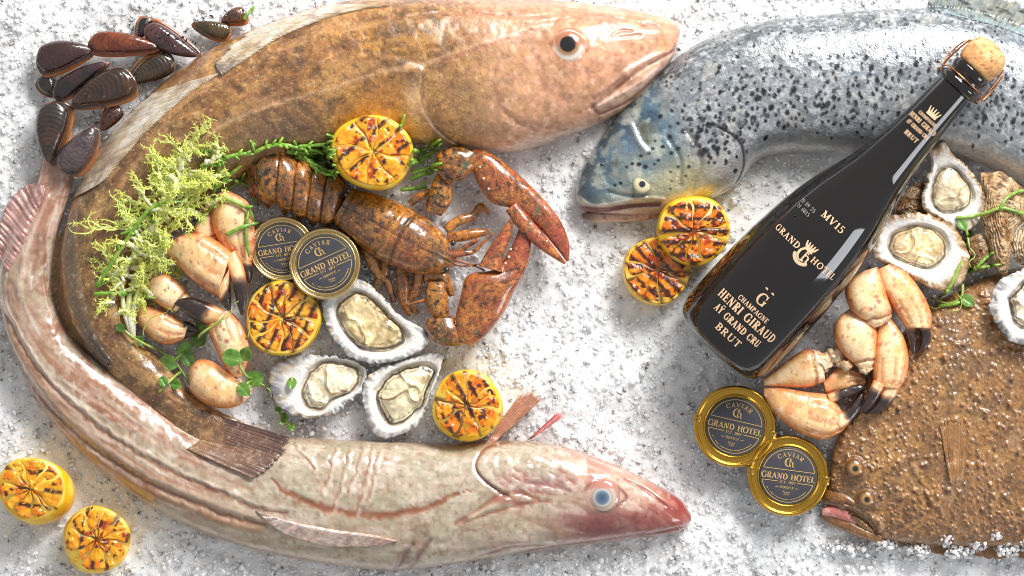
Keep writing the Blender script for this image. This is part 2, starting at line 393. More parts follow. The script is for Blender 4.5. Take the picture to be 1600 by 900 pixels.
# lateral line and creases
LL = [(800,60),(745,76),(690,96),(640,110),(585,120),(530,138),(470,156),(415,172),(370,190),(335,210),(305,235)]
g.stroke(LL, 3.4, (206, 168, 128), 0.6, .6, jit=3)
g.stroke([(800,60),(740,82),(690,102)], 2.4, (150, 88, 70), 0.7, -1.2, jit=2)
for q in range(60):
    k0 = RNG.integers(60, 330); j0 = RNG.integers(12, 90); x, y = g.P[k0, j0, :2]; an = RNG.random()*3; g.stroke([(x, y), (x+9*math.cos(an), y+9*math.sin(an)), (x+16*math.cos(an+.4), y+16*math.sin(an+.4))], 1.8, (108, 72, 40) if q % 2 else (196, 158, 112), .4, jit=3, seed=q)
for x0, y0, x1, y1 in [(455,160,505,205),(425,172,472,212),(395,182,440,215),(490,150,525,185),(372,196,404,222)]:
    g.stroke([(x0,y0),((x0+x1)/2+5,(y0+y1)/2-3),(x1,y1)], 4.5, (98, 70, 44), 0.55, -.8, taper=True, jit=3)
g.stroke([(345,125),(385,150),(440,160)], 4, (150, 100, 70), .4, -1.5)
# gill cover, cheek plates
g.mix(np.exp(-(pdist(g.X, g.Y, smooth_line([(648,118),(645,160),(655,205),(680,232)]))[0]/13)**2)*0.5*sstep(112, 150, g.Y), (214, 184, 152))
g.step([(668,104),(660,135),(664,170),(682,203),(712,226),(770,243)], 1.2, 4.5, 70)
g.stroke([(664,120),(660,150),(668,182),(690,210),(722,228),(775,240)], 1.9, (92, 66, 48), 0.85, -2.5)
g.stroke([(800,72),(778,100),(772,132),(780,165),(802,192),(838,206)], 2.6, (128, 84, 66), 0.5, -1.0)
g.stroke([(780,150),(795,180),(830,198),(870,200)], 5, (138, 94, 64), 0.45, -.8, jit=4)
g.stroke([(840,110),(850,140),(890,160),(930,155)], 7, (176, 120, 92), 0.4, -.8)
g.stroke([(860,40),(815,52),(795,60),(760,72)], 2.4, (222, 188, 168), 0.6, 1.2, jit=2); g.stroke([(1010,40),(930,28),(850,38)], 3, (150, 100, 80), 0.4, -1.2)
g.stroke([(640,30),(720,22),(820,30),(900,22)], 3, (160, 112, 92), 0.4, -1.5)
# mouth
g.stroke([(1058,74),(1044,86),(1010,104),(972,132),(946,155),(924,170)], 2.4, (96, 54, 44), 0.9, -6)
g.stroke([(1052,88),(1035,103),(1002,130),(965,152),(935,166)], 7, (222, 190, 176), 0.75, 4)
g.stroke([(1054,96),(1030,117),(985,157),(940,179)], 2.4, (112, 72, 60), 0.8, -5)
g.stroke([(1050,80),(1010,97),(965,124),(930,152)], 4.5, (186, 126, 106), 0.5, 3)
g.stroke([(924,170),(936,180)], 3, (110, 70, 60), 0.7, -3)
for p in ([(955,60),(968,52),(985,52)], [(965,62),(980,60),(998,58)], [(1002,44),(1016,40),(1028,46)]):
    g.stroke(p, 2.6, (120, 60, 44), 0.8, -3)
g.stroke([(940,62),(975,60),(1020,52),(1045,58)], 9, (206, 146, 124), 0.5, 2)
# eye socket
ex, ey = 888, 77
g.blob(ex, ey+2, 36, 33, 0, (196, 134, 98), .6, 7, 1.5); g.stroke([(ex-27,ey-4),(ex-14,ey-22),(ex+6,ey-25),(ex+24,ey-12),(ex+28,ey+6)], 3, (134, 80, 50), .7, 1.5)
g.tint(8, (150, 100, 70), .56, .68, .5, 210, mask=head); g.tint(12, (222, 178, 150), .58, .70, .5, 211, mask=head); g.tint(22, (132, 92, 66), .58, .72, .5, 212, mask=head*sstep(.35, .6, v)); g.along(8, (140, 84, 62), .60, .70, .5, 213, 5, mask=head*sstep(.5, .2, v))
g.mix(sstep(22, 24, ti)*.6, (120, 86, 66)); g.noise(5, 0.16, 40, 2); g.noise(90, 0.12, 41, 2); lum = g.C.mean(-1, keepdims=True); g.C = np.clip((lum+(g.C-lum)*.86)*np.array([1.12, 1.09, 1.08])+3, 0, 250)
g.P[..., 2] += (fbm(g.X, g.Y, 24, 77)-.5)*3.5*g.top
g.A = 1-.72*head
body = g.build('body', MAT['cod'], cod, tag='cod')
z0 = probe(ex, ey)
eye(cod, ex-1, ey+3, 27, z0-7, [(0,(14,13,16)),(.44,(16,15,18)),(.49,(178,128,70)),(.58,(150,112,80)),(.66,(180,160,142)),(.8,(222,214,206)),(1,(206,174,150))], 0.42, off=(-1,-6), lid=((176,116,82), -.2))
def on(tag_lift=2.0, floor=0.0):
    return lambda X, Y: np.maximum(probes(X, Y, floor), floor)+tag_lift
def streaks(g, c0, c1, c2, n, seed, along=False):
    k = fbm(g.u*n*9, g.v*3.4+g.u*2, 3.0, seed, 3) if not along else .65*fbm(g.u*14, g.v*26+g.u*30, 3.0, seed, 3)+.35*fbm(g.u*150, g.v*9, 3.0, seed+1, 3); g.fill(c0); g.mix(sstep(.35, .65, k)*.9, c1); g.mix(sstep(.55, .72, k)*.8, c2)
    g.tint(14, c2, .6, .75, .5, seed+3); g.noise(6, .2, seed+4); return g
# first, second and third dorsal fins folded flat along the back
f = sheet([(612,12),(560,20),(500,36),(440,62),(395,92),(352,122)], [(612,2),(552,-2),(490,10),(430,32),(380,60),(340,104)], 260, 18, on(2.5), 3.0, 40, .35, 0.08, 4, lean=.36)
streaks(f, (212,202,186), (186,156,114), (138,114,98), 20, 5, True); f.mix(sstep(0.8, 1.0, f.u)*.7, (108,94,92)); f.build('dorsal_fin', MAT['fin'], cod)
f = sheet([(352,116),(300,150),(250,192),(205,240),(165,285),(112,312)], [(346,86),(282,118),(225,158),(175,206),(138,258),(104,316)], 300, 20, on(2.5), 3.0, 44, .35, 0.08, 8, lean=.36)
streaks(f, (216,208,196), (190,164,128), (146,124,106), 22, 12, True); f.mix(sstep(.86,1,f.u)*.5, (110,96,90)); f.build('dorsal_fin', MAT['fin'], cod)
f = sheet([(126,322),(130,380),(136,440),(148,500),(166,545),(180,564)], [(99,316),(82,380),(66,445),(68,510),(84,550),(150,574)], 240, 16, on(1.0, 10), 2.2, 30, .15, 0.05, 14, lean=.2)
streaks(f, (132,106,76), (104,82,60), (166,138,100), 60, 18); f.mix(sstep(.62,.9,f.u)*.7, (58,50,48)); f.build('dorsal_fin', MAT['fin'], cod)
f = sheet([(108,505),(128,535),(150,555),(176,572)], [(100,540),(112,560),(140,572),(172,580)], 60, 10, on(1.5, 8), 2.5, 14, .9, .1, 3)
streaks(f, (66,56,54), (90,78,72), (48,42,42), 40, 22); f.build('anal_fin', MAT['fin'], cod)
f = sheet([(318,643),(322,664),(312,688),(294,700)], [(456,682),(444,702),(424,726),(398,747)], 280, 40, 0.0, 3, 14, .3, 0.04, 9)
COD_TAIL = f

# ---- pale fish (ling)
ling = thing('ling_fish', 'long pale silvery-pink fish with a cloudy blue eye curving along the bottom left', 'fish', 420, 720)
ling_ab = [(1080,803,1081,815),(1066,783,1066,829),(1042,766,1040,836),(1000,744,998,842),(950,722,950,849),(890,701,890,856),(830,690,825,865),(760,690,755,876),(690,694,690,886),(610,690,620,893),(530,688,545,888),
 (460,684,465,876),(405,690,385,858),(350,690,310,832),(298,668,245,800),(245,630,180,755),(195,594,120,705),(147,560,68,645),(106,522,30,580),(82,470,4,510),(79,420,-6,440),(87,370,12,370),(101,320,40,318),(112,278,57,275),(113,245,64,245),(112,205,72,212)]
n = len(ling_ab)
lh = np.interp(range(n), [0,1,2,4,7,12,18,22,25], [10,26,38,58,66,60,40,24,16])
g = loft(with_h(ling_ab, np.interp(range(n),[0,4,25],[10,8,6]), lh, lh*0.4+6), 600, 96, 12, e=0.84)
v, u, ti = g.v, g.u, g.ti
g.fill((192, 184, 164)); g.tint(60, (172, 168, 144), .45, .7, .8, 2); g.tint(40, (210, 194, 178), .5, .7, .7, 4); g.tint(16, (176, 150, 130), .56, .7, .5, 24); g.tint(8, (214, 206, 194), .58, .7, .5, 25)
back = sstep(11.5, 14.5, ti)
g.mix(back*0.4, (192, 166, 148))
g.tint(26, (176, 132, 110), .5, .68, .8, 6, mask=back*sstep(0.6, .2, v)); g.tint(30, (190, 146, 120), .48, .68, .75, 8, mask=back*sstep(.62, .9, v)); g.tint(17, (152, 106, 84), .56, .7, .6, 88, mask=back*sstep(.3, .1, abs(v-.3)))
g.mix(sstep(20.5, 22.5, ti)*.6, (196, 142, 126))
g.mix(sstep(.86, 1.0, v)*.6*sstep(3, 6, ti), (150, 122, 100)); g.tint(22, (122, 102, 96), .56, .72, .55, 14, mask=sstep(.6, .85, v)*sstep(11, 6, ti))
hd = sstep(5.6, 4.6, ti)
g.mix(hd*.75, (226, 192, 176)); g.tint(30, (200, 132, 120), .46, .66, .7, 31, mask=hd*sstep(.75, .3, v)); g.mix(hd*sstep(.16, 0, v)*.7, (232, 172, 160))
g.mix(sstep(3.2, 1.2, ti)*.88, (166, 76, 66)); g.blob(930, 818, 66, 26, .06, (138, 80, 82), .85); g.blob(985, 812, 60, 18, -.1, (144, 76, 72), .8)
g.tint(16, (110, 52, 52), .54, .7, .55, 33, mask=sstep(4.2, 2.6, ti)*sstep(.3, .55, v)); g.tint(9, (216, 160, 146), .6, .74, .5, 35, mask=sstep(4.4, 2.5, ti))
g.blob(860, 752, 60, 16, .1, (150, 128, 138), .45); g.blob(800, 748, 36, 16, 0, (176, 128, 128), .5); g.blob(830, 812, 50, 20, 0, (214, 202, 178), .6)
g.along(8, (158, 104, 78), .52, .66, .75, 301, 9, mask=back*sstep(.12, .3, v)); g.along(7, (236, 226, 218), .56, .68, .7, 302, 9, mask=back); g.along(12, (132, 92, 72), .58, .70, .6, 303, 12, mask=back*sstep(.5, .75, v))
g.along(10, (224, 214, 204), .54, .66, .6, 304, 4, mask=1-back); g.along(9, (168, 140, 118), .58, .70, .5, 305, 5, mask=(1-back)*sstep(.3, .6, v)); g.tint(7, (150, 120, 104), .62, .70, .5, 306); g.tint(12, (232, 228, 220), .60, .70, .6, 307, mask=sstep(.7, .4, v))
g.P[..., 2] += (fbm(g.X, g.Y, 11, 309)-.5)*2.2*g.top
# open cuts and the long brown-red seam on the flank
seam = [(425,748),(455,768),(490,785),(530,797),(580,802),(625,800),(665,790),(700,776),(735,763)]
g.stroke(seam, 6.5, (146, 82, 54), .85, -1.5, soft=1.6, taper=True, jit=5)
for x0, y0, x1, y1 in [(523,702,505,772),(546,702,520,800),(565,705,545,772),(580,700,556,806),(592,705,575,780),(462,698,490,735)]:
    g.stroke([(x0,y0),((x0+x1)/2+2,(y0+y1)/2),(x1,y1)], 1.9, (168, 104, 78), .6, -1.6, jit=6, seed=int(x0)); g.stroke([(x0+4,y0),((x0+x1)/2+6,(y0+y1)/2),(x1+4,y1)], 2.6, (234, 226, 218), .7, 1.8, jit=6, seed=int(x0))
for x0, y0, x1, y1 in [(645,848,618,888),(672,842,642,884)]:
    g.stroke([(x0,y0),((x0+x1)/2,(y0+y1)/2),(x1,y1)], 4, (112, 84, 78), .8, -3, jit=2); g.stroke([(x0-3,y0),((x0+x1)/2-3,(y0+y1)/2),(x1-3,y1)], 2.4, (170, 140, 134), .6, 2)
# ridged folds along the back (left limb)
fold1 = [(-2,520),(22,560),(60,615),(110,668),(170,715),(240,755),(310,785),(370,808),(415,818)]
fold2 = [(2,480),(35,540),(80,600),(140,655),(205,700),(275,738),(345,768),(400,790),(450,800)]
fold3 = [(20,440),(40,500),(85,560),(140,612),(205,660),(270,700),(330,735),(395,765)]
g.stroke(fold1, 4, (134, 86, 62), .8, -3.2, jit=3); g.stroke([(x+8,y-8) for x, y in fold1], 6, (206, 178, 156), .6, 2.2, jit=3); g.stroke(fold2, 3, (146, 98, 74), .75, -2, jit=4, seed=3); g.stroke([(x+5,y-6) for x, y in fold2], 3, (226, 214, 204), .6, 2, jit=4, seed=5); g.stroke(fold3, 5, (178, 138, 116), .55, -1, jit=6, seed=8); g.stroke([(x+14,y-12) for x, y in fold3], 3, (170, 126, 104), .45, 0, jit=8, seed=9)
g.stroke([(x-9,y+9) for x, y in fold1], 6, (176, 124, 90), .6, 2, jit=3)
g.stroke([(30,450),(45,380),(75,310)], 6, (236, 220, 210), .5, 3); g.stroke([(52,430),(60,360),(90,290)], 4, (170, 124, 112), .5, -2)
# gill cover and head
g.step([(790,684),(758,700),(745,722),(752,742),(775,760),(805,778)][::-1], 1.5, 2.0, 60)
g.stroke([(800,688),(760,700),(744,722),(750,742),(775,762),(800,776)], 2.6, (146, 82, 64), .85, -4)
g.stroke([(712,816),(745,796),(780,772),(810,768),(840,778)], 3, (160, 98, 74), .8, -3); g.stroke([(725,814),(770,798),(820,785),(860,780)], 2.4, (140, 84, 66), .7, -2); g.stroke([(735,806),(775,786),(800,776)], 4, (226, 208, 186), .7, 2.5)
g.stroke([(775,778),(800,780),(815,787)], 6, (154, 86, 72), .7)
g.stroke([(1074,822),(1035,830),(985,838),(930,846),(880,852),(820,862),(785,872)], 2.5, (104, 58, 58), .75, -4)
g.stroke([(750,866),(800,852),(860,850)], 3, (140, 104, 100), .5, -2)
g.stroke([(900,742),(960,738),(1010,760),(1050,790)], 5, (226, 178, 166), .5, 2); g.stroke([(975,748),(1010,766),(1040,790)], 2, (146, 74, 66), .6, -2); g.stroke([(890,765),(860,757),(820,752)], 3, (150, 92, 96), .5, -2)
for k in range(26):
    x = 780+RNG.random()*110; y = 728+RNG.random()*38; g.stroke([(x,y),(x+5,y+4),(x+11,y+6)], 1.8, (170,104,98), .7, -1)
ex, ey = 941, 771
g.blob(ex+3, ey, 36, 24, .25, (214, 160, 146), .5, 5, 1.5); g.stroke([(914,762),(925,752),(945,750),(965,760),(978,774),(965,786),(945,790)], 2.4, (124, 66, 56), .75, 1)
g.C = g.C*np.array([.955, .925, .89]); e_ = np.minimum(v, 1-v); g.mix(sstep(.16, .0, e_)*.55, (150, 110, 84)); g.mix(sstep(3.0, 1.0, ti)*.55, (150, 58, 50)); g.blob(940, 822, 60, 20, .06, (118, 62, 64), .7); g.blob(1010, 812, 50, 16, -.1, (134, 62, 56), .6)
g.noise(6, .08, 50, 2); g.P[..., 2] += (fbm(g.X, g.Y, 30, 78)-.5)*6*g.top
g.A = 1-.6*hd
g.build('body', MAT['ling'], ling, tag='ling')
z0 = probe(ex, ey)
eye(ling, ex+2, ey+1, 25, z0-6, [(0,(62,82,106)),(.26,(84,106,130)),(.43,(126,144,160)),(.50,(204,204,200)),(.62,(186,156,140)),(.75,(208,192,178)),(1,(176,132,118))], .36, off=(-3,3), lid=((196,132,116), -.5))
f = sheet([(72,304),(58,330),(38,380),(14,424)], [(68,290),(40,288),(4,326),(-6,400)], 70, 20, on(2, 10), 3, 14, 1.3, .06, 5)
streaks(f, (188,142,132), (158,112,104), (226,200,190), 40, 40); f.build('dorsal_fin', MAT['fin'], ling)
f = sheet([(622,842),(585,833),(530,826),(470,815),(420,802)], [(605,848),(560,852),(500,848),(440,828),(402,795)], 90, 16, on(2, 10), 5, 9, 1.6, .05, 6)
streaks(f, (214,196,184), (188,150,134), (238,230,224), 30, 44, True); f.mix(sstep(.35,0,f.u)*.5,(186,138,116)); f.build('pectoral_fin', MAT['fin'], ling)
f = sheet([(752,702),(762,696),(772,692)], [(808,622),(832,614),(846,626)], 50, 22, on(3, 12), 3, 8, 1.2, .08, 7)
streaks(f, (190,136,110), (168,112,86), (206,168,140), 24, 48); f.build('pelvic_fin', MAT['fin'], ling)
f = sheet([(822,690),(826,688),(832,686)], [(868,648),(874,645),(880,652)], 24, 16, on(3, 10), 3.5, 3, 1, .05, 7)
streaks(f, (206,120,116), (226,160,150), (176,84,84), 14, 49); f.build('pelvic_fin', MAT['fin'], ling)

# cod tail rests on the pale fish, so it comes after it
f = COD_TAIL
zz = np.maximum(probes(f.X, f.Y, 10, skip=('cod',))+4, 27+(f.X-318)*.26); h_ = f.nv//2; Zt = zz[:, :h_]
for _ in range(10):
    q = np.pad(Zt, 1, mode='edge'); Zt = np.maximum((q[:-2, 1:-1]+q[2:, 1:-1]+q[1:-1, :-2]+q[1:-1, 2:]+2*Zt)/6, Zt-.6)
f.P[..., 2] += np.concatenate([Zt, Zt[:, ::-1]], 1)-4*sstep(.3, 0, f.v)
streaks(f, (132,98,78), (104,76,66), (170,134,110), 26, 60); f.mix(sstep(.35,0.,f.v)*.75, (140,102,62)); f.mix(sstep(.6,1.,f.v)*.45, (88,66,64)); f.mix(sstep(.25,0,f.u)*.55, (72,46,46)); f.mix(sstep(.94,1.,f.v)*.5, (150,124,110)); f.build('tail_fin', MAT['fin'], cod, tag='codtail')

# ---- salmon
sal = thing('salmon_fish', 'silver salmon with black spots and blue-green head lying behind the bottle', 'fish', 1280, 160)
s_ab = [(900,298,902,318),(904,276,918,330),(914,255,950,334),(930,230,990,336),(955,192,1045,332),(990,148,1105,314),(1030,112,1150,290),(1085,70,1180,254),(1150,43,1215,240),(1220,28,1265,238),(1300,20,1320,240),(1380,13,1390,240),(1460,12,1460,234),(1530,22,1530,254),(1600,44,1600,288),(1690,85,1660,330),(1790,150,1730,390)]
n = len(s_ab); sh = np.interp(range(n), [0,1,2,4,6,9,13,16], [12,24,36,58,76,88,86,70])
g = loft(with_h(s_ab, np.interp(range(n),[0,4,16],[14,12,8]), sh, sh*.4+5), 600, 150, 12, e=.86)
v, u, ti = g.v, g.u, g.ti
bodym = sstep(5.0, 6.6, ti)
g.fill((146, 150, 156)); g.mix(sstep(.40, .08, v), (66, 82, 86)); g.mix(sstep(.1, 0, v)*.7, (48, 60, 62)); g.mix(sstep(.74, .95, v), (222, 220, 218))
g.tint(24, (150, 160, 172), .45, .65, .7, 2); g.tint(8, (206, 206, 208), .52, .66, .7, 3); g.tint(30, (190, 182, 168), .55, .7, .5, 6); g.tint(5, (112, 120, 130), .55, .7, .6, 4, mask=sstep(.85, .6, v))
g.mix(sstep(11.5, 13.5, ti)*sstep(.5, .1, v)*.5, (96, 120, 142)); g.mix(sstep(10.5, 12.5, ti)*sstep(.72, .95, v)*.75, (206, 178, 148))
hm = 1-sstep(4.6, 5.8, ti+ (v-.5)*1.2)
g.mix(hm*.95, (150, 158, 150)); g.tint(34, (72, 112, 142), .42, .60, .95, 8, mask=hm*sstep(.75, .35, v)); g.tint(20, (58, 78, 92), .52, .66, .8, 9, mask=hm*sstep(.6, .2, v)); g.tint(16, (196, 202, 190), .55, .7, .7, 10, mask=hm)
g.blob(1080, 285, 56, 34, 0, (212, 190, 122), .8); g.blob(1030, 300, 45, 22, -.2, (204, 192, 140), .6); g.blob(1125, 265, 28, 36, 0, (200, 192, 184), .7); g.blob(985, 225, 20, 26, .5, (70, 108, 150), .6)
g.blob(990, 335, 70, 13, -.1, (222, 172, 146), .85); g.blob(915, 305, 24, 14, 1.0, (52, 72, 84), .7)
for x, y, rx in [(1003,208,11),(1010,222,8),(958,257,6),(1006,198,9)]: g.blob(x, y, rx, rx*.8, .4, (84, 82, 60), .7)
# spots: on the body below the lateral band, dense small ones on the back, round ones on the head
pts = []
for k in range(5200):
    tt = RNG.random(); a = RNG.random(); kk = int(tt*(g.nu-1)); th = int((0.02+a*.80)*149)
    x, y = g.P[kk, th, 0], g.P[kk, th, 1]; vv = g.v[kk, th]; T = ti[kk, 0]
    if T < 5.6 or x > 1625: continue
    dens = .55*math.exp(-((vv-.56)/.16)**2)+.5*math.exp(-((vv-.12)/.10)**2)+.14
    if vv > .72: dens *= .15
    if RNG.random() > dens*(.9 if vv > .3 else .8): continue
    r = (1.5+2.2*RNG.random()**2+.8*math.exp(-((vv-.56)/.2)**2)) if vv > .3 else 1.1+.9*RNG.random()
    if any((x-q[0])**2+(y-q[1])**2 < (r+q[2]+1.4)**2 for q in pts[-400:]): continue
    pts.append((x, y, r))
pts = np.array(pts)
D = np.full(g.X.shape, 9.0)
for x, y, r in pts:
    m = (np.abs(g.X-x) < r*4) & (np.abs(g.Y-y) < r*4)
    ii = np.where(m); an = ((x*7+y*13) % 6)/6*1.2-.3; dx = g.X[ii]-x; dy = g.Y[ii]-y; ca, sa = math.cos(an), math.sin(an)
    D[ii] = np.minimum(D[ii], np.hypot((dx*ca+dy*sa)/1.0, (-dx*sa+dy*ca)/1.45)/r)
D = D+(fbm(g.X, g.Y, 4, 33, 2)-.5)*.7
g.mix(sstep(1.15, .75, D)*.95*g.top, (24, 26, 32))
lum = g.C.mean(-1, keepdims=True); g.C = lum+(g.C-lum)*(1-.28*bodym[..., None]-.12)
for x, y, r in [(1044,216,4),(1030,184,4),(1057,195,3),(1072,190,3),(1066,207,5),(1087,216,5),(1100,237,5.5),(1114,234,4.5),(1057,234,3.5),(1047,241,3.5),(1033,231,3),(1018,234,3),(1012,241,3),(1000,245,3),(987,257,3),(997,258,4),(1007,262,4),(978,262,2.5),(1027,252,3),(1021,258,2.5),(1034,231,3),(1058,262,3),(1083,228,6),(1092,242,7),(1114,256,3),(1074,262,3),(1070,276,2),(1046,270,2),(960,290,2.5),(969,287,3),(1075,188,4),(1090,186,3),(1110,197,4),(1122,203,3),(1109,222,4),(1045,200,2.5),(1022,222,2.2),(1137,240,3),(1048,284,2),(1046,296,2)]:
    g.blob(x, y, r, r*.9, 0, (22, 24, 30), .95, 0, 2.2)
g.along(5, (226, 226, 226), .58, .68, .6, 401, 2.0, mask=bodym*sstep(.9, .6, v)*.7); g.along(6, (96, 104, 112), .60, .70, .5, 402, 2.0, mask=bodym*sstep(.85, .6, v))
g.P[..., 2] += (fbm(g.X, g.Y, 8, 405)-.5)*1.3*g.top
# gill plates, mouth
g.step([(1105,192),(1125,203),(1150,218),(1161,248),(1152,282),(1120,305)][::-1], 1.2, 4, 50)
g.stroke([(1118,200),(1150,220),(1161,248),(1156,275),(1140,298)], 1.4, (70, 66, 62), .7, -2.5)
g.stroke([(1070,205),(1088,235),(1092,265),(1080,300)], 4, (150, 140, 118), .4, -3); g.stroke([(1040,215),(1060,250),(1062,290)], 4, (110, 112, 108), .35, -3); g.stroke([(985,196),(996,222),(1008,238)], 5, (200, 208, 206), .5, 4)
g.stroke([(899,305),(925,322),(965,318),(1000,310),(1035,312)], 3, (204, 176, 150), .7, 3); g.stroke([(905,324),(940,328),(985,322),(1030,320)], 3.4, (120, 60, 52), .9, -7)
g.stroke([(950,300),(980,306),(1010,305)], 3.5, (84, 108, 112), .6, -3)
ex, ey = 1001, 289
g.blob(ex, ey, 22, 19, 0, None, 0, 4, 1.6)
g.noise(5, .10, 70, 2); g.P[..., 2] += (fbm(g.X, g.Y, 26, 79)-.5)*3*g.top
g.A = bodym
g.build('body', MAT['salmon'], sal, tag='salmon')
z0 = probe(ex, ey)
eye(sal, ex+1, ey, 15, z0-3.5, [(0,(26,34,48)),(.30,(34,44,58)),(.38,(214,200,160)),(.7,(222,206,158)),(.9,(170,172,150)),(1,(150,158,150))], .4)
g = loft([(908,334,912,342,8,5,4),(925,329,925,347,9,9,5),(955,330,955,347,10,10,6),(990,330,995,345,10,10,6),(1040,322,1045,338,10,8,6)], 60, 20, 6)
g.fill((206,164,140)); g.mix(sstep(.45,.1,g.v)*.8,(150,84,74)); g.mix(sstep(.25,0,g.u)*.8,(92,66,58)); g.tint(6,(110,70,60),.55,.7,.6,3); g.build('lower_jaw', MAT['salmon_head'], sal, tag='jaw')
f = sheet([(1446,16),(1500,30),(1550,42),(1605,62)], [(1455,-14),(1520,-14),(1580,2),(1640,40)], 110, 22, on(3, 30), 3.5, 16, 1.3, .12, 5)
streaks(f, (134,146,148), (158,150,124), (104,112,112), 40, 80); f.mix(sstep(.5,.05,f.v)*.5,(96,130,142))
for k in range(46):
    f.blob(1450+RNG.random()*160, -5+RNG.random()*55, 5.5, 1.5, .25, (34,36,40), .9)
f.build('dorsal_fin', MAT['fin'], sal)

# ---- turbot
tur = thing('turbot_flatfish', 'warty brown flatfish with pink mouth at the bottom right corner', 'fish', 1480, 660)
t_ab = [(1294,766,1290,786),(1298,720,1312,806),(1306,690,1334,822),(1320,650,1356,838),(1348,600,1392,846),(1392,545,1445,852),(1440,492,1505,856),(1500,452,1560,856),(1570,424,1620,856),(1660,410,1690,860),(1770,440,1770,850),(1860,520,1855,790),(1905,600,1900,720)]
n = len(t_ab); th_ = np.interp(range(n), [0,1,2,4,6,10,11,12],[13,26,32,42,50,54,40,14])
g = loft(with_h(t_ab, np.full(n, 6.0), th_, np.full(n, 10.0)), 500, 290, 8, e=.6)
g.fill((158, 106, 54)); g.tint(60, (178, 124, 60), .45, .65, .8, 2); g.tint(40, (132, 90, 56), .5, .7, .7, 3); g.tint(70, (150, 116, 90), .55, .72, .55, 4, mask=sstep(.6, .95, g.v))
g.tint(48, (104, 80, 60), .55, .70, .6, 8); g.tint(26, (176, 140, 104), .60, .74, .45, 9); g.tint(10, (176, 124, 62), .55, .7, .65, 5); g.tint(6, (96, 62, 32), .56, .7, .5, 6); g.tint(14, (96, 64, 40), .58, .7, .5, 7)
g.stroke([(1412,725),(1425,745),(1438,765),(1448,790)], 4, (84, 56, 30), .6, -5); g.stroke([(1445,800),(1420,815),(1390,832)], 4, (150, 110, 80), .5, -3)
g.step([(1402,700),(1428,748),(1452,770),(1474,745),(1478,715)], 3, 5, 50); g.stroke([(1470,770),(1474,730),(1478,700)], 4, (150, 112, 90), .5, -3)
g.stroke([(1440,640),(1480,632),(1550,650),(1640,660)], 5, (156, 108, 60), .35, .8)
g.stroke([(1322,796),(1345,808),(1362,822),(1372,838)], 4, (90, 58, 34), .7, -6); g.stroke([(1318,790),(1345,798),(1368,812),(1374,826)], 6, (150, 100, 54), .4, 4); g.stroke([(1374,815),(1376,828),(1366,836)], 2.5, (190, 150, 120), .6, 2)
for x, y, r in [(1333,730,22),(1353,780,20)]:
    g.blob(x, y, r, r*.85, .2, (126, 80, 38), .5, 9, 1.6); g.stroke([(x-r,y+3),(x-r*.5,y-r*.8),(x+r*.5,y-r*.75),(x+r,y+2)], 2.5, (92,58,28), .5, -2)
# warts: raised bumps on the skin
wk = []
for k in range(2200):
    x, y = 1292+RNG.random()*320, 440+RNG.random()*410
    big = RNG.random() < .13; r = 2.8+1.3*RNG.random() if big else 1.5+.9*RNG.random()
    wk.append((x, y, r))
for x, y, r in wk:
    ii = np.where((np.abs(g.X-x) < r*2.2) & (np.abs(g.Y-y) < r*2.2) & (g.top > 0))
    if len(ii[0]) == 0: continue
    d = np.hypot(g.X[ii]-x, g.Y[ii]-y)/r; k = np.exp(-d**2*1.2); g.P[ii[0], ii[1], 2] += k*r*1.0
    g.C[ii] = g.C[ii]*(1-.5*k[:, None])+np.array((166, 112, 54) if (int(x) % 3) else (92, 56, 28))*.5*k[:, None]
lum = g.C.mean(-1, keepdims=True); g.C = lum+(g.C-lum)*.84
g.noise(5, .22, 90, 2); g.P[..., 2] += (fbm(g.X, g.Y, 80, 99)-.5)*4*g.top
g.build('body', MAT['turbot'], tur, tag='turbot')
for x, y, r in [(1334,731,15),(1352,779,14)]:
    eye(tur, x, y, r, probe(x, y)-1.5, [(0,(24,18,14)),(.24,(36,28,20)),(.34,(150,112,62)),(.52,(178,136,80)),(.72,(128,86,46)),(1,(100,64,34))], .6)
# jaws with pink lining
g = loft([(1283,806,1285,812,8,4,4),(1292,800,1298,822,11,8,5),(1322,808,1326,834,14,14,6),(1350,822,1352,844,14,18,6),(1378,832,1380,852,14,18,6)], 50, 24, 6)
g.fill((146,98,58)); g.tint(8,(182,132,72),.5,.65,.6,3); g.tint(6,(96,62,34),.55,.7,.6,5); g.mix(sstep(.75,1,g.v)*.6,(192,140,118)); g.build('lower_jaw', MAT['turbot'], tur, tag='tjaw')
g = loft([(1285,797,1286,806,16,6,4),(1298,790,1300,808,18,9,5),(1318,792,1318,814,20,12,5),(1340,802,1338,822,20,12,5)], 30, 16, 6); g.fill((206,120,112)); g.tint(8,(238,190,180),.5,.65,.6,3); g.build('mouth_lining', MAT['salmon_head'], tur)
g = loft([(1286,772,1287,788,12,8,4),(1298,764,1298,792,16,16,6),(1322,768,1322,796,20,22,6),(1346,784,1342,808,20,24,6),(1368,800,1358,824,20,22,6),(1376,816,1366,834,18,16,6)], 60, 24, 6)
g.fill((128,82,42)); g.tint(8,(170,116,58),.5,.65,.6,3); g.tint(6,(84,54,28),.55,.7,.6,4); g.stroke([(1320,786),(1345,802),(1362,826)], 2, (84,54,30), .6, -3); g.build('upper_jaw', MAT['turbot'], tur, tag='tjaw')
f = sheet([(1482,756),(1491,760),(1500,756)], [(1466,668),(1488,654),(1512,676)], 90, 34, on(1.5), 2.0, 11, .35, .10, 5)
streaks(f, (150,104,58), (128,88,50), (172,128,78), 8, 90); f.mix(sstep(.3,.0,f.v)*.6,(196,158,112)); f.build('pectoral_fin', MAT['fin'], tur)
f = sheet([(1384,838),(1450,843),(1520,846),(1590,846),(1660,848)], [(1392,853),(1462,864),(1534,870),(1606,872),(1680,874)], 260, 14, 12.0, 4, 60, 1.0, .25, 31, lean=.03)
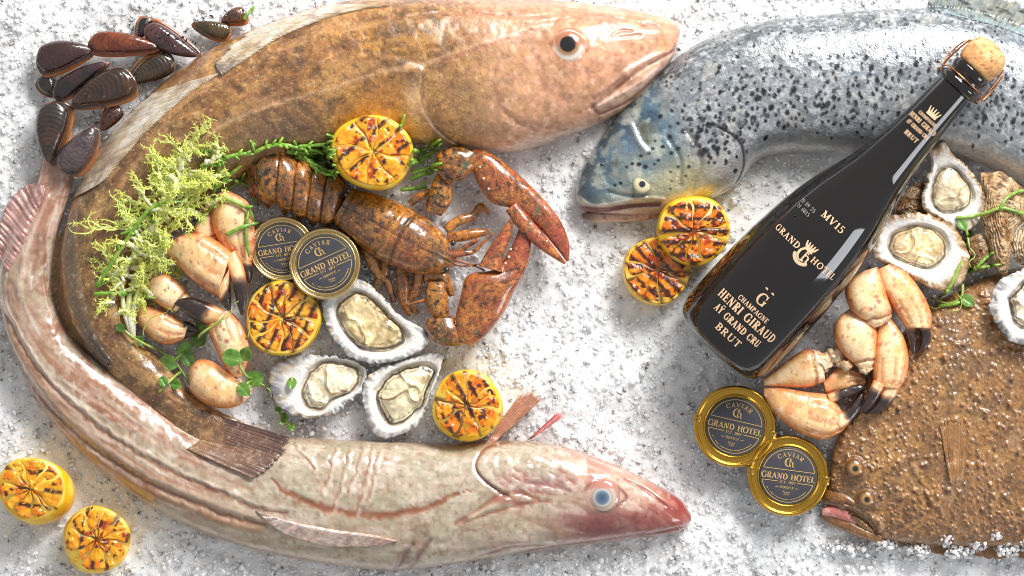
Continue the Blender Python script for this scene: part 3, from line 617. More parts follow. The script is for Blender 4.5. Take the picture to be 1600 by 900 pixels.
streaks(f, (150,108,66), (120,84,52), (188,152,112), 40, 96); f.build('anal_fin', MAT['fin'], tur)
# ------------------------------------------------------------------ lemons, oysters, mussels, crab claws, lobster
MAT['rind'] = skin('lemon_rind', .42, .35, .2, grain=900, grain_amt=.08, bump=.35, bump_s=900, bump_d=.0006, sss=.15, sss_c=(1, .7, .1))
MAT['pulp'] = skin('lemon_pulp', .22, .9, .06, grain=500, grain_amt=.16, bump=.55, bump_s=330, bump_d=.0014, sss=.25, sss_c=(1, .5, .08))
MAT['shell'] = skin('oyster_shell', .38, .45, .2, grain=500, grain_amt=.14, bump=.5, bump_s=300, bump_d=.0016)
MAT['rough_shell'] = skin('rough_oyster_shell', .6, .25, .25, grain=420, grain_amt=.3, bump=.9, bump_s=330, bump_d=.003)
MAT['flesh'] = skin('oyster_flesh', .2, 1.0, .04, grain=260, grain_amt=.10, bump=.3, bump_s=150, bump_d=.002, sss=.3, sss_c=(1, .8, .5))
MAT['mussel'] = skin('mussel_shell', .25, 1.0, .035, grain=500, grain_amt=.25, bump=.14, bump_s=200, bump_d=.0009)
MAT['crab'] = skin('crab_shell', .34, .7, .10, grain=900, grain_amt=.10, bump=.3, bump_s=420, bump_d=.0009, vor=.5, vor_s=420, mott=[(420, .62, .70, (206, 124, 80), .3), (160, .52, .66, (254, 232, 194), .5), (900, .64, .70, (150, 84, 64), .35)], sss=.12, sss_c=(1, .5, .2))
MAT['crab_dark'] = skin('crab_finger', .3, .9, .06, grain=700, grain_amt=.15, bump=.2, bump_s=300, bump_d=.0008)
MAT['lobster'] = skin('lobster_shell', .26, 1.0, .07, grain=900, grain_amt=.2, bump=.16, bump_s=420, bump_d=.0007, mott=[(330, .56, .68, (222, 150, 66), .5), (170, .54, .64, (82, 74, 50), .6), (1150, .555, .60, (30, 24, 18), .85)])

def joinG(name, gs, mat, parent, **k):
    V, C, F, o = [], [], [], 0
    for g in gs:
        V.append(g.P.reshape(-1, 3)); C.append(g.C.reshape(-1, 3)); F += [tuple(a+o for a in f) for f in g.faces()]; o += g.P.shape[0]*g.P.shape[1]
    return mesh_obj(name, np.concatenate(V), F, mat, parent, np.concatenate(C), **k)

# ---- grilled lemon halves
def lemon(x, y, rx, ry, rot, zf, shift, label, bars, seed, burn=.5, tilt=(0, 0), nip=None, base=(244, 158, 14)):
    t = thing('lemon_half', label, 'lemon', x, y, 0, 'grilled lemon halves')
    ca, sa = math.cos(rot), math.sin(rot); rg = np.random.default_rng(seed)
    def put(a, r, z, sh=0.0, wob=True):
        k = 1+.018*np.sin(3*a+seed)+.012*np.sin(5*a+2*seed)
        lx, ly = rx*r*np.cos(a)*k, ry*r*np.sin(a)*k
        X = x+lx*ca-ly*sa+shift[0]*sh; Y = y+lx*sa+ly*ca+shift[1]*sh
        return np.stack([X, Y, z+tilt[0]*(X-x)+tilt[1]*(Y-y)], -1)
    def char(X, Y):
        dx, dy = X-x, Y-y; ca2, sa2 = math.cos(bars[0]), math.sin(bars[0])
        d = -dx*sa2+dy*ca2+(fbm(X, Y, 18, seed+5)-.5)*9; s_ = dx*ca2+dy*sa2
        bar = np.exp(-(((d/bars[1]+.5) % 1-.5)*bars[1]/3.3)**4)
        br = fbm(s_/1.3, d, 10, seed+7, 3); return bar*sstep(.57-.24*burn, .61-.23*burn, br)
    n = 72; a = np.linspace(0, 2*math.pi, n, endpoint=False)
    prof = [(.02,zf-1.0,0),(.5,zf-1.0,0),(.90,zf-1.0,0),(.955,zf-1.0,0),(.985,zf-.3,0),(1.0,zf-2,0),(1.02,zf-6,.08),(1.04,zf-16,.3),(1.02,zf*.5,.6),(.9,6,.95),(.5,-8,1.)]
    prof = resample(prof, 40, 2)[0]
    g = G(np.stack([put(a, r, z, sh) for r, z, sh in prof], 0)); R = np.repeat(prof[:, :1], n, 1)
    ridx = np.repeat(np.arange(40)[:, None], n, 1)/39.
    g.fill((246, 196, 66)); kk = np.argmax(prof[:, 0] > .985); g.mix(sstep(kk/39.-.035, kk/39.+.01, ridx), (242, 188, 18))
    g.tint(16, (252, 222, 110), .45, .65, .7, seed); g.tint(20, (206, 138, 20), .55, .75, .5, seed+2, mask=sstep(kk/39., kk/39+.1, ridx))
    ch = char(g.X, g.Y); g.tint(9, (232, 150, 40), .5, .68, .5*burn+.2, seed+9, mask=sstep(kk/39.+.03, kk/39.-.05, ridx)); g.mix(ch*sstep(kk/39.+.05, kk/39., ridx)*.85, (70, 32, 10))
    g.build('rind', MAT['rind'], t, tag='lemon')
    ns = int(rg.integers(8, 11)); off = rg.random()*6; jt = np.r_[0, rg.normal(size=ns-1)*.16, 0]
    for k in range(ns):
        a0 = off+2*math.pi*k/ns+jt[k]; a1 = off+2*math.pi*(k+1)/ns+jt[(k+1)]
        nu, nv = 26, 17; rr = np.linspace(.07, .935+.012*rg.normal(), nu); q = np.linspace(0, 1, nv)
        gap = .010/np.maximum(rr, .1); bend = .07*np.sin(rr*7+seed)[:, None]; A = a0+bend+gap[:, None]+(a1-a0-2*gap)[:, None]*q[None]
        dome = (np.sin(np.pi*np.clip(q, 0, 1))[None]**.45)*np.minimum(1, np.minimum((rr-.0)/.10, (rr[-1]+.01-rr)/.05))[:, None]
        Pt = put(A, rr[:, None], zf-1.5+2.6*np.clip(dome, 0, 1)+.4*math.sin(k*2.3+seed)); Pt[..., 2] += (fbm(Pt[..., 0], Pt[..., 1], 9, seed, 3)-.5)*7*dome
        Pb = put(A, rr[:, None], zf-6.+0*dome)[:, ::-1]
        g = G(np.concatenate([Pt, Pb], 1)); RR = np.broadcast_to(rr[:, None], (nu, 2*nv))
        g.fill(base); fib = fbm(np.arctan2(g.Y-y, g.X-x)*26, RR*5, 2.0, seed+k, 2); g.mix(sstep(.5, .75, fib)*.5, (254, 200, 70))
        b_ = .15*burn; g.tint(17, (240, 118, 4), .54-b_, .70-b_, .85, seed+20); g.tint(13, (176, 56, 4), .66-b_, .76-b_, .9, seed+21, 3)
        g.mix(char(g.X, g.Y)*.9, (44, 18, 7)); g.tint(7, (66, 24, 8), .72-b_, .77-b_, .85, seed+30, 2)
        g.build('pulp_segment', MAT['pulp'], t)
    if nip:
        nx_, ny_ = nip; d = np.array([nx_-x, ny_-y]); d = d/np.linalg.norm(d); nn = np.array([-d[1], d[0]]); st = []
        for s_, w in [(-26,24),(-14,19),(-6,15),(2,13),(8,9),(11,4)]:
            c = np.array([nx_, ny_])+d*s_; st.append((*(c+nn*w), *(c-nn*w), zf*.55, w*.9, w*.9))
        g = loft(st, 24, 14, 8); g.fill((248, 206, 26)); g.tint(12, (226, 168, 18), .5, .7, .6, seed); g.build('stem_end', MAT['rind'], t)
    return t
lemon(52, 762, 53, 49, .1, 58, (14, 12), 'grilled lemon half at the left edge beside the pale fish', (.1, 27), 3, .12, (0, .0), base=(246, 168, 14))
lemon(154, 842, 51, 51, 0, 52, (-9, 4), 'grilled lemon half lowest in the picture, below the pale fish belly', (1.75, 24), 8, .2, base=(246, 166, 12))
lemon(1027, 422, 51, 52, .3, 44, (-3, 3), 'dark grilled lemon half tucked under another lemon beside the bottle base', (.8, 15), 30, .85, base=(242, 140, 8))
lemon(1083, 361, 55, 53, 0, 66, (-2, -3), 'grilled lemon half under the salmon jaw, resting on another lemon', (0, 19), 41, .95, base=(242, 134, 6))

# ---- oysters
def poly_r(poly, c, ang):
    p = resample(np.vstack([poly, poly[:1]]), 160)[0]-c; a = np.arctan2(p[:, 1], p[:, 0]); r = np.hypot(p[:, 0], p[:, 1])
    o = np.argsort(a); a, r = a[o], r[o]; a = np.r_[a-2*np.pi, a, a+2*np.pi]; r = np.r_[r, r, r]
    out = np.interp(ang, a, r); return out
def oyster(outl, flesh, z, label, seed, fc=(206, 184, 138), edge=(196, 196, 200), lip=(236, 232, 224), dark=.6, frill=3.0, slope=(0, 0), deep=11, under=(150, 122, 92), group='opened oysters on the half shell', rough_outer=0.0, lump=7):
    outl = np.array(outl, float); flesh = np.array(flesh, float); c = flesh.mean(0)
    t = thing('oyster', label, 'oyster', c[0], c[1], z-20, group)
    n = 200; a = np.linspace(-np.pi, np.pi, n, endpoint=False); Ro = poly_r(outl, c, a); Ri = np.minimum(poly_r(flesh, c, a), Ro-5)
    sc = fbm(np.cos(a)*40, np.sin(a)*40, 7, seed, 4); sc2 = fbm(np.cos(a)*40, np.sin(a)*40, 3.2, seed+50, 2); Ro = Ro+(sc-.5)*3.0*frill+(sc2-.5)*.9*frill
    rows, kind = [], []
    def ring(R, zz, k):
        X = c[0]+R*np.cos(a); Y = c[1]+R*np.sin(a); rows.append(np.stack([X, Y, np.broadcast_to(zz, X.shape)+slope[0]*(X-c[0])+slope[1]*(Y-c[1])], -1)); kind.append(k)
    for f in (.05, .35, .65, .85): ring(Ri*f, z-deep, 0)
    ring(Ri*.95, z-deep*.7, .1); ring(Ri*1.0, z-deep*.3, .2)
    rip = (fbm(np.cos(a)*60, np.sin(a)*60, 10, seed+3, 2)-.5)
    for f in np.linspace(.12, 1, 9):
        R = Ri+(Ro-Ri)*f; lay = math.sin(f*11+seed)*.8
        ring(R, z+1.5*math.sin(f*3)+rip*7*f**2+lay*f-2*max(0, f-.8)*6, .25+.75*f)
    ring(Ro*.985, z-5+rip*6, 1.3); ring(Ro*.97-2, z-9+rip*3, 1.5); ring(Ro*.9, z-16, 1.7); ring(Ro*.62, z-26, 1.9); ring(Ro*.1, z-28, 2.)
    P = np.stack(rows, 0); g = G(P); K = np.repeat(np.array(kind)[:, None], n, 1)
    g.P[..., 2] += (fbm(g.X, g.Y, 7, seed+5)-.5)*3.5*sstep(.3, .9, K)+((sc2-.5)*4)[None]*sstep(.6, 1., K)*sstep(1.6, 1.2, K)
    AA = np.repeat(a[None], len(kind), 0); rad = fbm(AA*30, K*2.5, 2.2, seed+60, 3)
    g.fill(lip); g.mix(sstep(.12, 0, K), (206, 200, 190)); g.tint(14, (216, 212, 212), .5, .7, .7, seed+6); g.mix(sstep(.55, .98, K)*.6, edge); g.mix(sstep(.5, .66, rad)*sstep(.45, .85, K)*.5, tuple(np.array(edge)*np.array([.60, .56, .56]))); g.mix(sstep(.5, .3, rad)*sstep(.5, .8, K)*.4, (244, 242, 238)); g.tint(9, tuple(np.array(edge)*.62), .54, .68, .8, seed+7, mask=sstep(.5, .9, K)); g.tint(12, (196, 166, 124), .56, .72, .6, seed+8, mask=sstep(.4, .8, K))
    if rough_outer: g.tint(8, (176, 132, 84), .42, .6, rough_outer, seed+11, mask=sstep(.6, .85, K)); g.tint(5, (112, 76, 44), .55, .68, rough_outer, seed+12, mask=sstep(.6, .85, K))
    g.mix(sstep(1.1, 1.45, K), under); g.tint(6, tuple(np.array(under)*.55), .5, .65, .7, seed+9, mask=sstep(1.1, 1.4, K))
    g.build('shell', MAT['shell'], t, tag='oyster')
    rows = []; fr = np.r_[np.linspace(.03, .8, 20), np.linspace(.83, .99, 9)]; Rf = Ri*(.97-.16*fbm(np.cos(a)*30, np.sin(a)*30, 9, seed+80, 3)+.04)
    for f in fr:
        X = c[0]+Rf*f*np.cos(a); Y = c[1]+Rf*f*np.sin(a)
        base = z-deep*.75+deep*.75*(1-f**6)+lump*.5*(1-f**2)
        rows.append(np.stack([X, Y, base+slope[0]*(X-c[0])+slope[1]*(Y-c[1])], -1))
    top = np.stack(rows, 0); bot = top[::-1].copy(); bot[..., 2] = np.minimum(bot[..., 2]-4, z-deep-1)
    g = G(np.concatenate([top, bot[::5]], 0)); F_ = np.r_[fr, fr[::-1][::5]][:, None]*np.ones((1, n)); tp = np.r_[np.ones(len(fr)), np.zeros(len(bot[::5]))][:, None]*np.ones((1, n)); g.top = tp
    rx_, ry_ = Ri.mean(), Ri.mean(); rg = np.random.default_rng(seed)
    th = rg.random()*3
    nn = fbm(g.X, g.Y, 19, seed+20, 3); rid = 1-np.abs(fbm(g.X, g.Y, 38, seed+21, 2)-.5)*2
    g.P[..., 2] += ((nn-.5)*lump*1.6+(sstep(.86, .98, rid))*2.6)*sstep(1, .8, F_)*tp
    g.fill(fc); g.tint(24, tuple(np.minimum(255, np.array(fc)*1.12+14)), .46, .66, .9, seed+22); g.tint(17, tuple(np.array(fc)*np.array([.78, .74, .66])), .54, .7, .7, seed+23)
    g.mix(sstep(.955, .99, rid)*.8*dark, (104, 78, 48)); g.tint(9, (236, 226, 200), .6, .7, .5, seed+28); g.mix(np.exp(-((F_-.92-(nn-.5)*.10)/(.02+.05*fbm(g.X, g.Y, 14, seed+81)))**2)*dark*1.3, (56, 40, 28)); g.mix(np.exp(-((F_-.79-(nn-.5)*.14)/.02)**2)*dark*.75, (104, 80, 54))
    g.tint(7, (70, 58, 50), .64, .72, dark*.8, seed+24, mask=sstep(.5, .85, F_)); g.noise(5, .07, seed+25, 2)
    g.build('flesh', MAT['flesh'], t)
    return t
oyster([(501,469),(508,450),(535,437),(560,434),(580,446),(601,468),(630,496),(661,514),(669,532),(652,552),(613,566),(571,566),(539,550),(517,521),(506,492)],
       [(524,468),(553,452),(585,466),(612,494),(640,526),(613,552),(567,549),(536,521),(523,492)], 38, 'oyster with wide beige flesh and white rim, touching the lobster leg', 3, (226,202,152), (186,190,196), dark=.75)
oyster([(418,599),(423,576),(453,558),(503,555),(542,560),(571,574),(567,606),(549,627),(517,649),(482,654),(443,643),(425,621)],
       [(480,578),(507,562),(550,566),(572,585),(556,610),(520,627),(500,645),(475,640),(466,612)], 26, 'oyster with bluish-white lip and plump cream flesh below the grilled lemon', 9, (240,222,190), (140,146,160), dark=.6, frill=4)
oyster([(695,553),(686,580),(675,613),(663,645),(645,670),(606,684),(581,674),(569,642),(565,613),(571,592),(599,571),(649,559),(681,550)],
       [(583,610),(613,580),(660,566),(684,582),(667,627),(642,656),(613,668),(592,652)], 32, 'oyster with dark-edged flesh nearest the pelvic fin of the pale fish', 15, (230,216,178), (206,208,212), dark=.9)
lemon(442, 497, 57, 57, .2, 46, (0, 3), 'charred lemon half between the crab claws and the beige oyster', (2.0, 20), 52, .8, base=(246, 172, 40))
lemon(730, 633, 53, 54, 0, 62, (1, 2), 'grilled lemon half by the pale fish, right of the oysters', (1.1, 20), 63, .6, base=(246, 156, 12))

# shells at the right: rough closed ones under and behind the open oysters
def closed_oyster(poly, z, h, label, seed, c0=(206,172,128)):
    poly = np.array(poly, float); c = poly.mean(0); t = thing('closed_oyster', label, 'oyster', c[0], c[1], z-10, 'rough closed oyster shells')
    n = 120; a = np.linspace(-np.pi, np.pi, n, endpoint=False); Ro = poly_r(poly, c, a)*(1+(fbm(np.cos(a)*50, np.sin(a)*50, 9, seed)-.5)*.16)
    fr = np.r_[np.linspace(.03, 1, 44), [.97, .8, .2]]; zz = np.r_[h*(1-np.linspace(.03, 1, 44)**2.4), [-5, -10, -12]]
    X = c[0]+Ro[None]*fr[:, None]*np.cos(a); Y = c[1]+Ro[None]*fr[:, None]*np.sin(a); Z = z+np.repeat(zz[:, None], n, 1)
    w = fr[:, None]*np.ones((1, n))+(fbm(X, Y, 22, seed+2)-.5)*.5; lay = (w*8) % 1
    g = G(np.stack([X, Y, Z], -1)); tp = (np.arange(47) < 44)[:, None]
    g.P[..., 2] += (lay*4.5+(fbm(X, Y, 6, seed+3)-.5)*5)*tp
    g.fill(c0); g.tint(20, (236,216,184), .48, .65, .8, seed+4); g.tint(14, (156,108,62), .5, .66, .8, seed+5); g.mix(sstep(.25, .02, lay)*.75, (104,70,42)); g.tint(6, (84,60,44), .6, .72, .6, seed+6)
    g.build('upper_valve', MAT['rough_shell'], t, tag='oyster'); return t
closed_oyster([(1396,330),(1414,300),(1440,284),(1452,300),(1450,335),(1425,345)], 30, 12, 'dark rough shell edge squeezed between the bottle and an open oyster', 4, (146,104,68))
closed_oyster([(1527,270),(1567,272),(1597,297),(1606,335),(1584,361),(1576,391),(1571,425),(1555,422),(1538,369),(1531,338),(1534,304)], 50, 20, 'tan ridged closed oyster at the right edge under samphire', 6)
closed_oyster([(1580,372),(1606,342),(1640,350),(1640,410),(1592,414),(1578,395)], 52, 18, 'pale closed oyster cut off by the right edge of the picture', 8, (220,196,160))
closed_oyster([(1512,372),(1535,366),(1546,395),(1536,424),(1518,420),(1506,398)], 40, 14, 'small rough brown shell lump between the oysters above the flatfish', 10, (170,132,92))
oyster([(1448,236),(1472,224),(1489,244),(1518,272),(1536,312),(1522,350),(1502,362),(1453,337),(1438,320),(1441,293),(1452,259)],
       [(1462,263),(1486,259),(1512,286),(1520,312),(1502,331),(1472,336),(1451,316),(1453,289)], 58, 'oyster in pointed shell nearest the bottle neck', 21, (232,212,176), (226,212,188), dark=.6, rough_outer=.6, slope=(0, -.05))
oyster([(1359,380),(1370,350),(1397,335),(1446,336),(1484,353),(1506,386),(1511,414),(1499,444),(1468,455),(1431,441),(1393,419),(1363,403)],
       [(1381,388),(1390,365),(1427,350),(1466,360),(1480,388),(1466,418),(1440,422),(1397,406)], 62, 'oyster with creamy flesh above the crab claws', 27, (234,206,158), (206,172,128), dark=.6, rough_outer=.75, slope=(0, .04))
oyster([(1540,474),(1552,442),(1582,425),(1602,418),(1640,430),(1660,480),(1640,525),(1600,537),(1574,531),(1555,516),(1541,492)],
       [(1567,467),(1598,435),(1640,450),(1645,490),(1600,515),(1576,505)], 84, 'oyster with white frilled rim lying on the flatfish, cut by the right edge', 33, (216,206,180), (160,160,160), dark=.9, frill=4)

# ---- mussels
def mussel(x0, y0, x1, y1, w, z, label, lipside, c0, c1, seed, flip=1, gape=2.5):
    t = thing('mussel', label, 'mussel', (x0+x1)/2, (y0+y1)/2, z-10, 'mussels heaped beside the cod')
    d = np.array([x1-x0, y1-y0], float); Ln = np.linalg.norm(d); d /= Ln; nrm = np.array([-d[1], d[0]])
    us = np.array([0, .04, .12, .28, .48, .66, .82, .94, 1.0]); wa = np.array([.14, .40, .58, .66, .64, .54, .38, .22, .06]); wb = np.array([.14, .38, .52, .54, .48, .38, .27, .16, .05])
    def st(zm, k, sc=1.0, off=0.0):
        out = []
        for q, A, B_ in zip(us, wa, wb):
            c = np.array([x0, y0])+d*Ln*(q*sc+(1-sc)*.5)+nrm*off; hh = w*k*math.sin(math.pi*min(1, q*.78+.14))**.6
            out.append((*(c+nrm*w*A*sc*flip), *(c-nrm*w*B_*sc*flip), zm, hh, hh*.2+1))
        return out
    lo = loft(st(z-gape, .14, 1.0, lipside*w*.05), 44, 26, 8); lo.fill(c0); lo.noise(6, .3, seed); e_ = np.minimum(lo.v, 1-lo.v); lo.mix(sstep(.30, .06, e_)*.9, (206, 116, 34)); lo.mix(sstep(.05, .0, e_)*.8, (70, 40, 22))
    lo.build('lower_valve', MAT['mussel'], t, tag='mussel')
    m = loft(st(z-gape*.4, .05, .985), 44, 18, 6); m.fill((196, 116, 44)); m.tint(6, (120, 62, 26), .5, .65, .7, seed); m.build('flesh_edge', MAT['flesh'], t)
    up = loft(st(z+gape*.5, .44, .93, -lipside*w*.075), 60, 40, 8)
    vv = up.v if lipside*flip > 0 else 1-up.v
    up.fill(c0); up.tint(20, c1, .42, .62, .75, seed+1); gr = (np.hypot((1-up.u)*1.0, (up.v-.5)*1.1)*13+fbm(up.X, up.Y, 24, seed)*1.2) % 1; up.mix(sstep(.35, .0, gr)*.5, tuple(np.array(c0)*.5)); up.mix(sstep(.6, .9, gr)*.35, tuple(np.minimum(255, np.array(c1)*1.25)))
    up.P[..., 2] += sstep(.35, 0, gr)*-.5*up.top
    up.mix(sstep(.17, .03, vv)*.85, (192, 102, 30)); up.mix(np.exp(-((vv-.02)/.02)**2)*.6, (226, 160, 80)); up.mix(sstep(.82, 1., up.u)*.4, (150, 120, 110)); up.noise(8, .22, seed+4); up.C *= .74; up.tint(4, (150,136,128), .76, .82, .4, seed+6)
    up.build('upper_valve', MAT['mussel'], t, tag='mussel')
BK, BR, PU = (34, 26, 28), (86, 54, 32), (84, 44, 46)
mussel(63,118,84,150,26,14,'small open mussel shell half hidden at the far left of the heap', 1, (40,34,30), BR, 13)
mussel(56,100,146,80,42,26,'mussel with orange rim farthest to the left', 1, (72,40,34), PU, 1, -1)
mussel(137,68,250,76,32,28,'reddish orange mussel lying level at the top of the heap', 1, (122,48,26), (170,84,30), 2, -1)
mussel(270,90,196,130,36,22,'smooth olive-black mussel touching the cod fin', 1, (50,40,28), (96,68,36), 5)
mussel(84,152,170,98,28,32,'slim dark mussel lying diagonally in the middle of the heap', 1, BK, PU, 3, -1)
mussel(213,126,112,166,46,38,'broad brown mussel with orange lip in front of the heap', -1, (60,40,26), (104,66,34), 6, 1)
mussel(92,158,80,258,46,34,'large upright brown mussel standing over the pale fish tail', -1, (58,46,36), (96,58,46), 7)
mussel(100,268,152,200,42,40,'mussel with pale purple shine beside the cod fin tip', 1, (72,58,62), (128,108,110), 8)
mussel(186,166,158,204,24,26,'small red-brown mussel wedged against the cod', 1, (96,44,26), BR, 9)
mussel(226,40,312,86,32,26,'mussel with purple sheen near the top edge', -1, (70,34,38), (120,76,72), 4, 1)
mussel(230,26,214,60,20,16,'small dark mussel half buried in ice near the top', 1, BK, (70,50,44), 10)
mussel(360,52,298,36,24,18,'green-brown mussel with pale seam close to the cod back', -1, (72,56,28), (120,94,46), 11, -1)
mussel(386,22,344,34,24,16,'small orange mussel half buried near the top edge', -1, (150,74,22), (96,72,66), 12)

# ---- crab claws
def cpiece(t, name, ab, z, k=.85, seed=0, dark=None, tone=0.0, nu=44, spots=0, tips=None, e=.72, mat='crab', dcol=(46, 32, 30)):
    ab = np.array(ab, float); w = np.hypot(ab[:, 0]-ab[:, 2], ab[:, 1]-ab[:, 3])/2; zm = np.broadcast_to(np.asarray(z, float), (len(ab),))
    st = np.c_[ab, zm, w*k*1.12, w*k*.8]; g = loft(st, nu, 26, 10, .86)
    g.fill((250, 222, 174)); g.tint(30, (240, 190, 126), .44, .64, .8, seed); g.mix(sstep(.38, .05, np.minimum(g.v, 1-g.v))*.9, (208, 108, 46)); g.mix(sstep(.16, .0, g.u)*.5, (214, 132, 84))  # shell's orange rim, deepened to paint in shadow between claw pieces
    g.tint(22, (232, 158, 108), .54, .74, .35+tone*.5, seed+1); g.mix(tone*.40, (232, 152, 84)); g.tint(5, (178, 108, 84), .68, .76, .6, seed+3, 2)
    rg = np.random.default_rng(seed)
    for q in range(spots):
        i, j = rg.integers(4, nu-4), rg.integers(5, 21); r = 1.6+2.2*rg.random(); x, y = g.P[i, j, :2]; g.blob(x, y, r, r, 0, (142, 72, 62), .75, 0, 2); g.blob(x, y, r*.45, r*.45, 0, (190, 120, 96), .5)
    if name == 'palm':
        mm = (g.P[:, 4:22].mean(1)); i0 = int(nu*.55); jn = rg.random()*.2-.1
        for off_ in (8, 14, 19):
            q = g.P[i0:nu-1:4, off_, :2]
            if len(q) > 2: g.stroke(q, 2.2, (196, 112, 66), .5, -2.4, jit=2, seed=seed)
    if name == 'arm_segment':
        uu = g.u+(fbm(g.X, g.Y, 9, seed+9)-.5)*.06; k_ = np.exp(-((uu-.86)/.022)**2); g.mix(k_*.75, (146, 84, 52)); g.P[..., 2] -= 3.0*k_*g.top; k2 = sstep(.88, .91, uu); g.mix(k2*.7, (250, 226, 190)); g.P[..., 2] += 1.8*k2*(fbm(g.X, g.Y, 5, seed)*2-.4)*g.top
    if dark is not None:
        dd = g.u+(fbm(g.X, g.Y, 10, seed+5)-.5)*.10; g.mix(sstep(dark-.12, dark+.10, dd), dcol); g.tint(9, (92, 66, 58), .55, .7, .6, seed+6, mask=sstep(dark, dark+.06, dd)); g.mix(np.exp(-((dd-dark+.02)/.03)**2)*.5, (150, 86, 52))
    g.P[..., 2] += (fbm(g.X, g.Y, 12, seed+7)-.5)*2.2*g.top; g.noise(6, .06, seed+8)
    return g.build(name, MAT[mat], t, tag='claw')
def finger(t, pts, z, seed, k=.9, dark=-.2):
    dark = max(dark+.16, .16)
    return cpiece(t, 'finger', pts, z, k, seed, dark, nu=36, mat='crab_dark')
def knobs(t, pts, z, seed):
    """ragged pale membrane and joint knobs where a claw was broken off"""
    for q, (x, y, r) in enumerate(pts):
        a = np.linspace(0, 2*np.pi, 5)
        g = loft([(x-r, y-.25*r, x-r, y+.25*r, z, .3*r, 2), (x-.5*r, y-.8*r, x-.5*r, y+.8*r, z, .8*r, .6*r), (x+.4*r, y-.85*r, x+.4*r, y+.85*r, z, .85*r, .6*r), (x+r, y-.3*r, x+r, y+.3*r, z, .3*r, 2)], 22, 16, 8)
        g.P += ((np.stack([fbm(g.X, g.Y, 6, seed+q), fbm(g.X, g.Y, 6, seed+q+9), fbm(g.X, g.Y, 6, seed+q+5)], -1))-.5)*r*.7
        g.fill((232, 204, 166)); g.tint(7, (206, 150, 104), .5, .66, .8, seed+q); g.tint(6, (128, 134, 112), .6, .7, .7, seed+q+3); g.build('joint', MAT['crab'], t)
t = thing('crab_claw', 'spotted cream crab claw with dark tip directly left of the upper caviar tin', 'crab claw', 362, 360, 0, 'crab claws under the frisee')
cpiece(t, 'arm_segment', [(306,352,320,320),(300,362,334,326),(303,374,338,352),(314,382,340,376)], 30, .7, 3, spots=2)
cpiece(t, 'palm', [(338,304,356,297),(329,322,386,314),(331,348,397,342),(343,380,399,380),(366,408,394,410)], 38, .72, 4, spots=12)
finger(t, [(366,404,394,408),(372,420,395,426),(380,434,393,438),(388,442,391,442)], 36, 5)
t = thing('crab_claw', 'cream crab claw segment with a slim dark-tipped claw below the frisee stem', 'crab claw', 260, 490, 0, 'crab claws under the frisee')
cpiece(t, 'arm_segment', [(226,452,240,434),(238,468,262,428),(260,483,286,446),(276,487,299,465)], 40, .75, 6, spots=3); knobs(t, [(292,474,9)], 42, 3)
cpiece(t, 'palm', [(214,478,211,490),(232,477,216,506),(258,486,238,530),(280,498,262,539),(296,505,287,531)], 30, .8, 7, tone=.5)
finger(t, [(283,500,274,514),(296,503,290,516),(309,512,304,519),(312,516,311,518)], 34, 8); finger(t, [(286,514,276,534),(298,514,291,529),(308,517,303,524),(312,519,311,521)], 28, 9)
t = thing('crab_claw', 'large peach crab claw with round brown spots and black pincers', 'crab claw', 315, 420, 0, 'crab claws under the frisee')
cpiece(t, 'palm', [(262,382,257,396),(284,368,274,408),(312,363,298,434),(342,377,324,454),(364,394,342,462)], 56, .62, 11, tone=.5, spots=11, nu=60)
finger(t, [(366,412,338,460),(362,442,345,470),(363,462,352,480),(362,484,358,486)], 50, 12, .6, .28)
finger(t, [(352,402,371,391),(360,425,384,420),(367,450,389,455),(372,475,386,482),(378,492,382,492)], 58, 13, .8, .30)
t = thing('crab_claw', 'cream crab claw under pea shoots with a long glossy black pincer pointing left', 'crab claw', 355, 530, 0, 'crab claws under the frisee')
cpiece(t, 'palm', [(362,589,380,588),(345,560,391,557),(329,525,387,528),(325,502,376,503),(338,487,362,486)], 44, .72, 14, spots=12, nu=56)
finger(t, [(340,508,352,484),(314,502,328,473),(294,489,303,465),(280,479,285,466),(271,473,273,471)], 54, 15, .75, .12)
finger(t, [(336,500,346,490),(318,507,324,498),(300,498,304,490),(290,488,292,485)], 42, 16, .8, .1)
t = thing('crab_claw', 'stubby orange-cream crab arm with broken joint, lowest of the left crab pieces', 'crab claw', 340, 600, 0, 'crab claws under the frisee')
cpiece(t, 'arm_segment', [(296,575,297,596),(310,562,300,613),(330,563,322,631),(352,576,350,638),(374,592,372,635),(392,602,390,622)], 40, .75, 17, tone=.3, spots=6, nu=52); knobs(t, [(372,598,9),(386,612,9)], 44, 6)
GR = 'crab claws in front of the bottle'
t = thing('crab_claw', 'crab claw piece mostly hidden under the other claws by the flatfish', 'crab claw', 1315, 595, 0, GR)
cpiece(t, 'palm', [(1286,596,1290,614),(1312,574,1315,614),(1340,580,1345,606),(1352,590,1352,600)], 34, .7, 31, tone=.9)
t = thing('crab_claw', 'orange crab claw with open black pincers, touching the upper gold caviar tin', 'crab claw', 1260, 630, 0, GR)
cpiece(t, 'arm_segment', [(1192,592,1193,603),(1225,566,1226,605),(1256,546,1263,605),(1280,548,1288,596)], 40, .7, 32, tone=.35); knobs(t, [(1282,566,17),(1303,554,14),(1312,566,9)], 46, 9)
cpiece(t, 'palm', [(1193,606,1192,617),(1222,606,1209,646),(1260,612,1240,672),(1294,617,1281,687),(1312,638,1310,677),(1320,650,1324,664)], 44, .62, 33, tone=.75, spots=2, nu=60)
finger(t, [(1290,615,1295,630),(1315,606,1319,621),(1340,600,1343,613),(1350,604,1350,609)], 54, 34, .9, .1); finger(t, [(1298,646,1312,672),(1320,638,1330,658),(1338,617,1347,632),(1346,610,1350,614)], 46, 35, .8, .12)
t = thing('crab_claw', 'cream crab claw with crossed black pincers in the middle of the right claws', 'crab claw', 1365, 560, 0, GR)
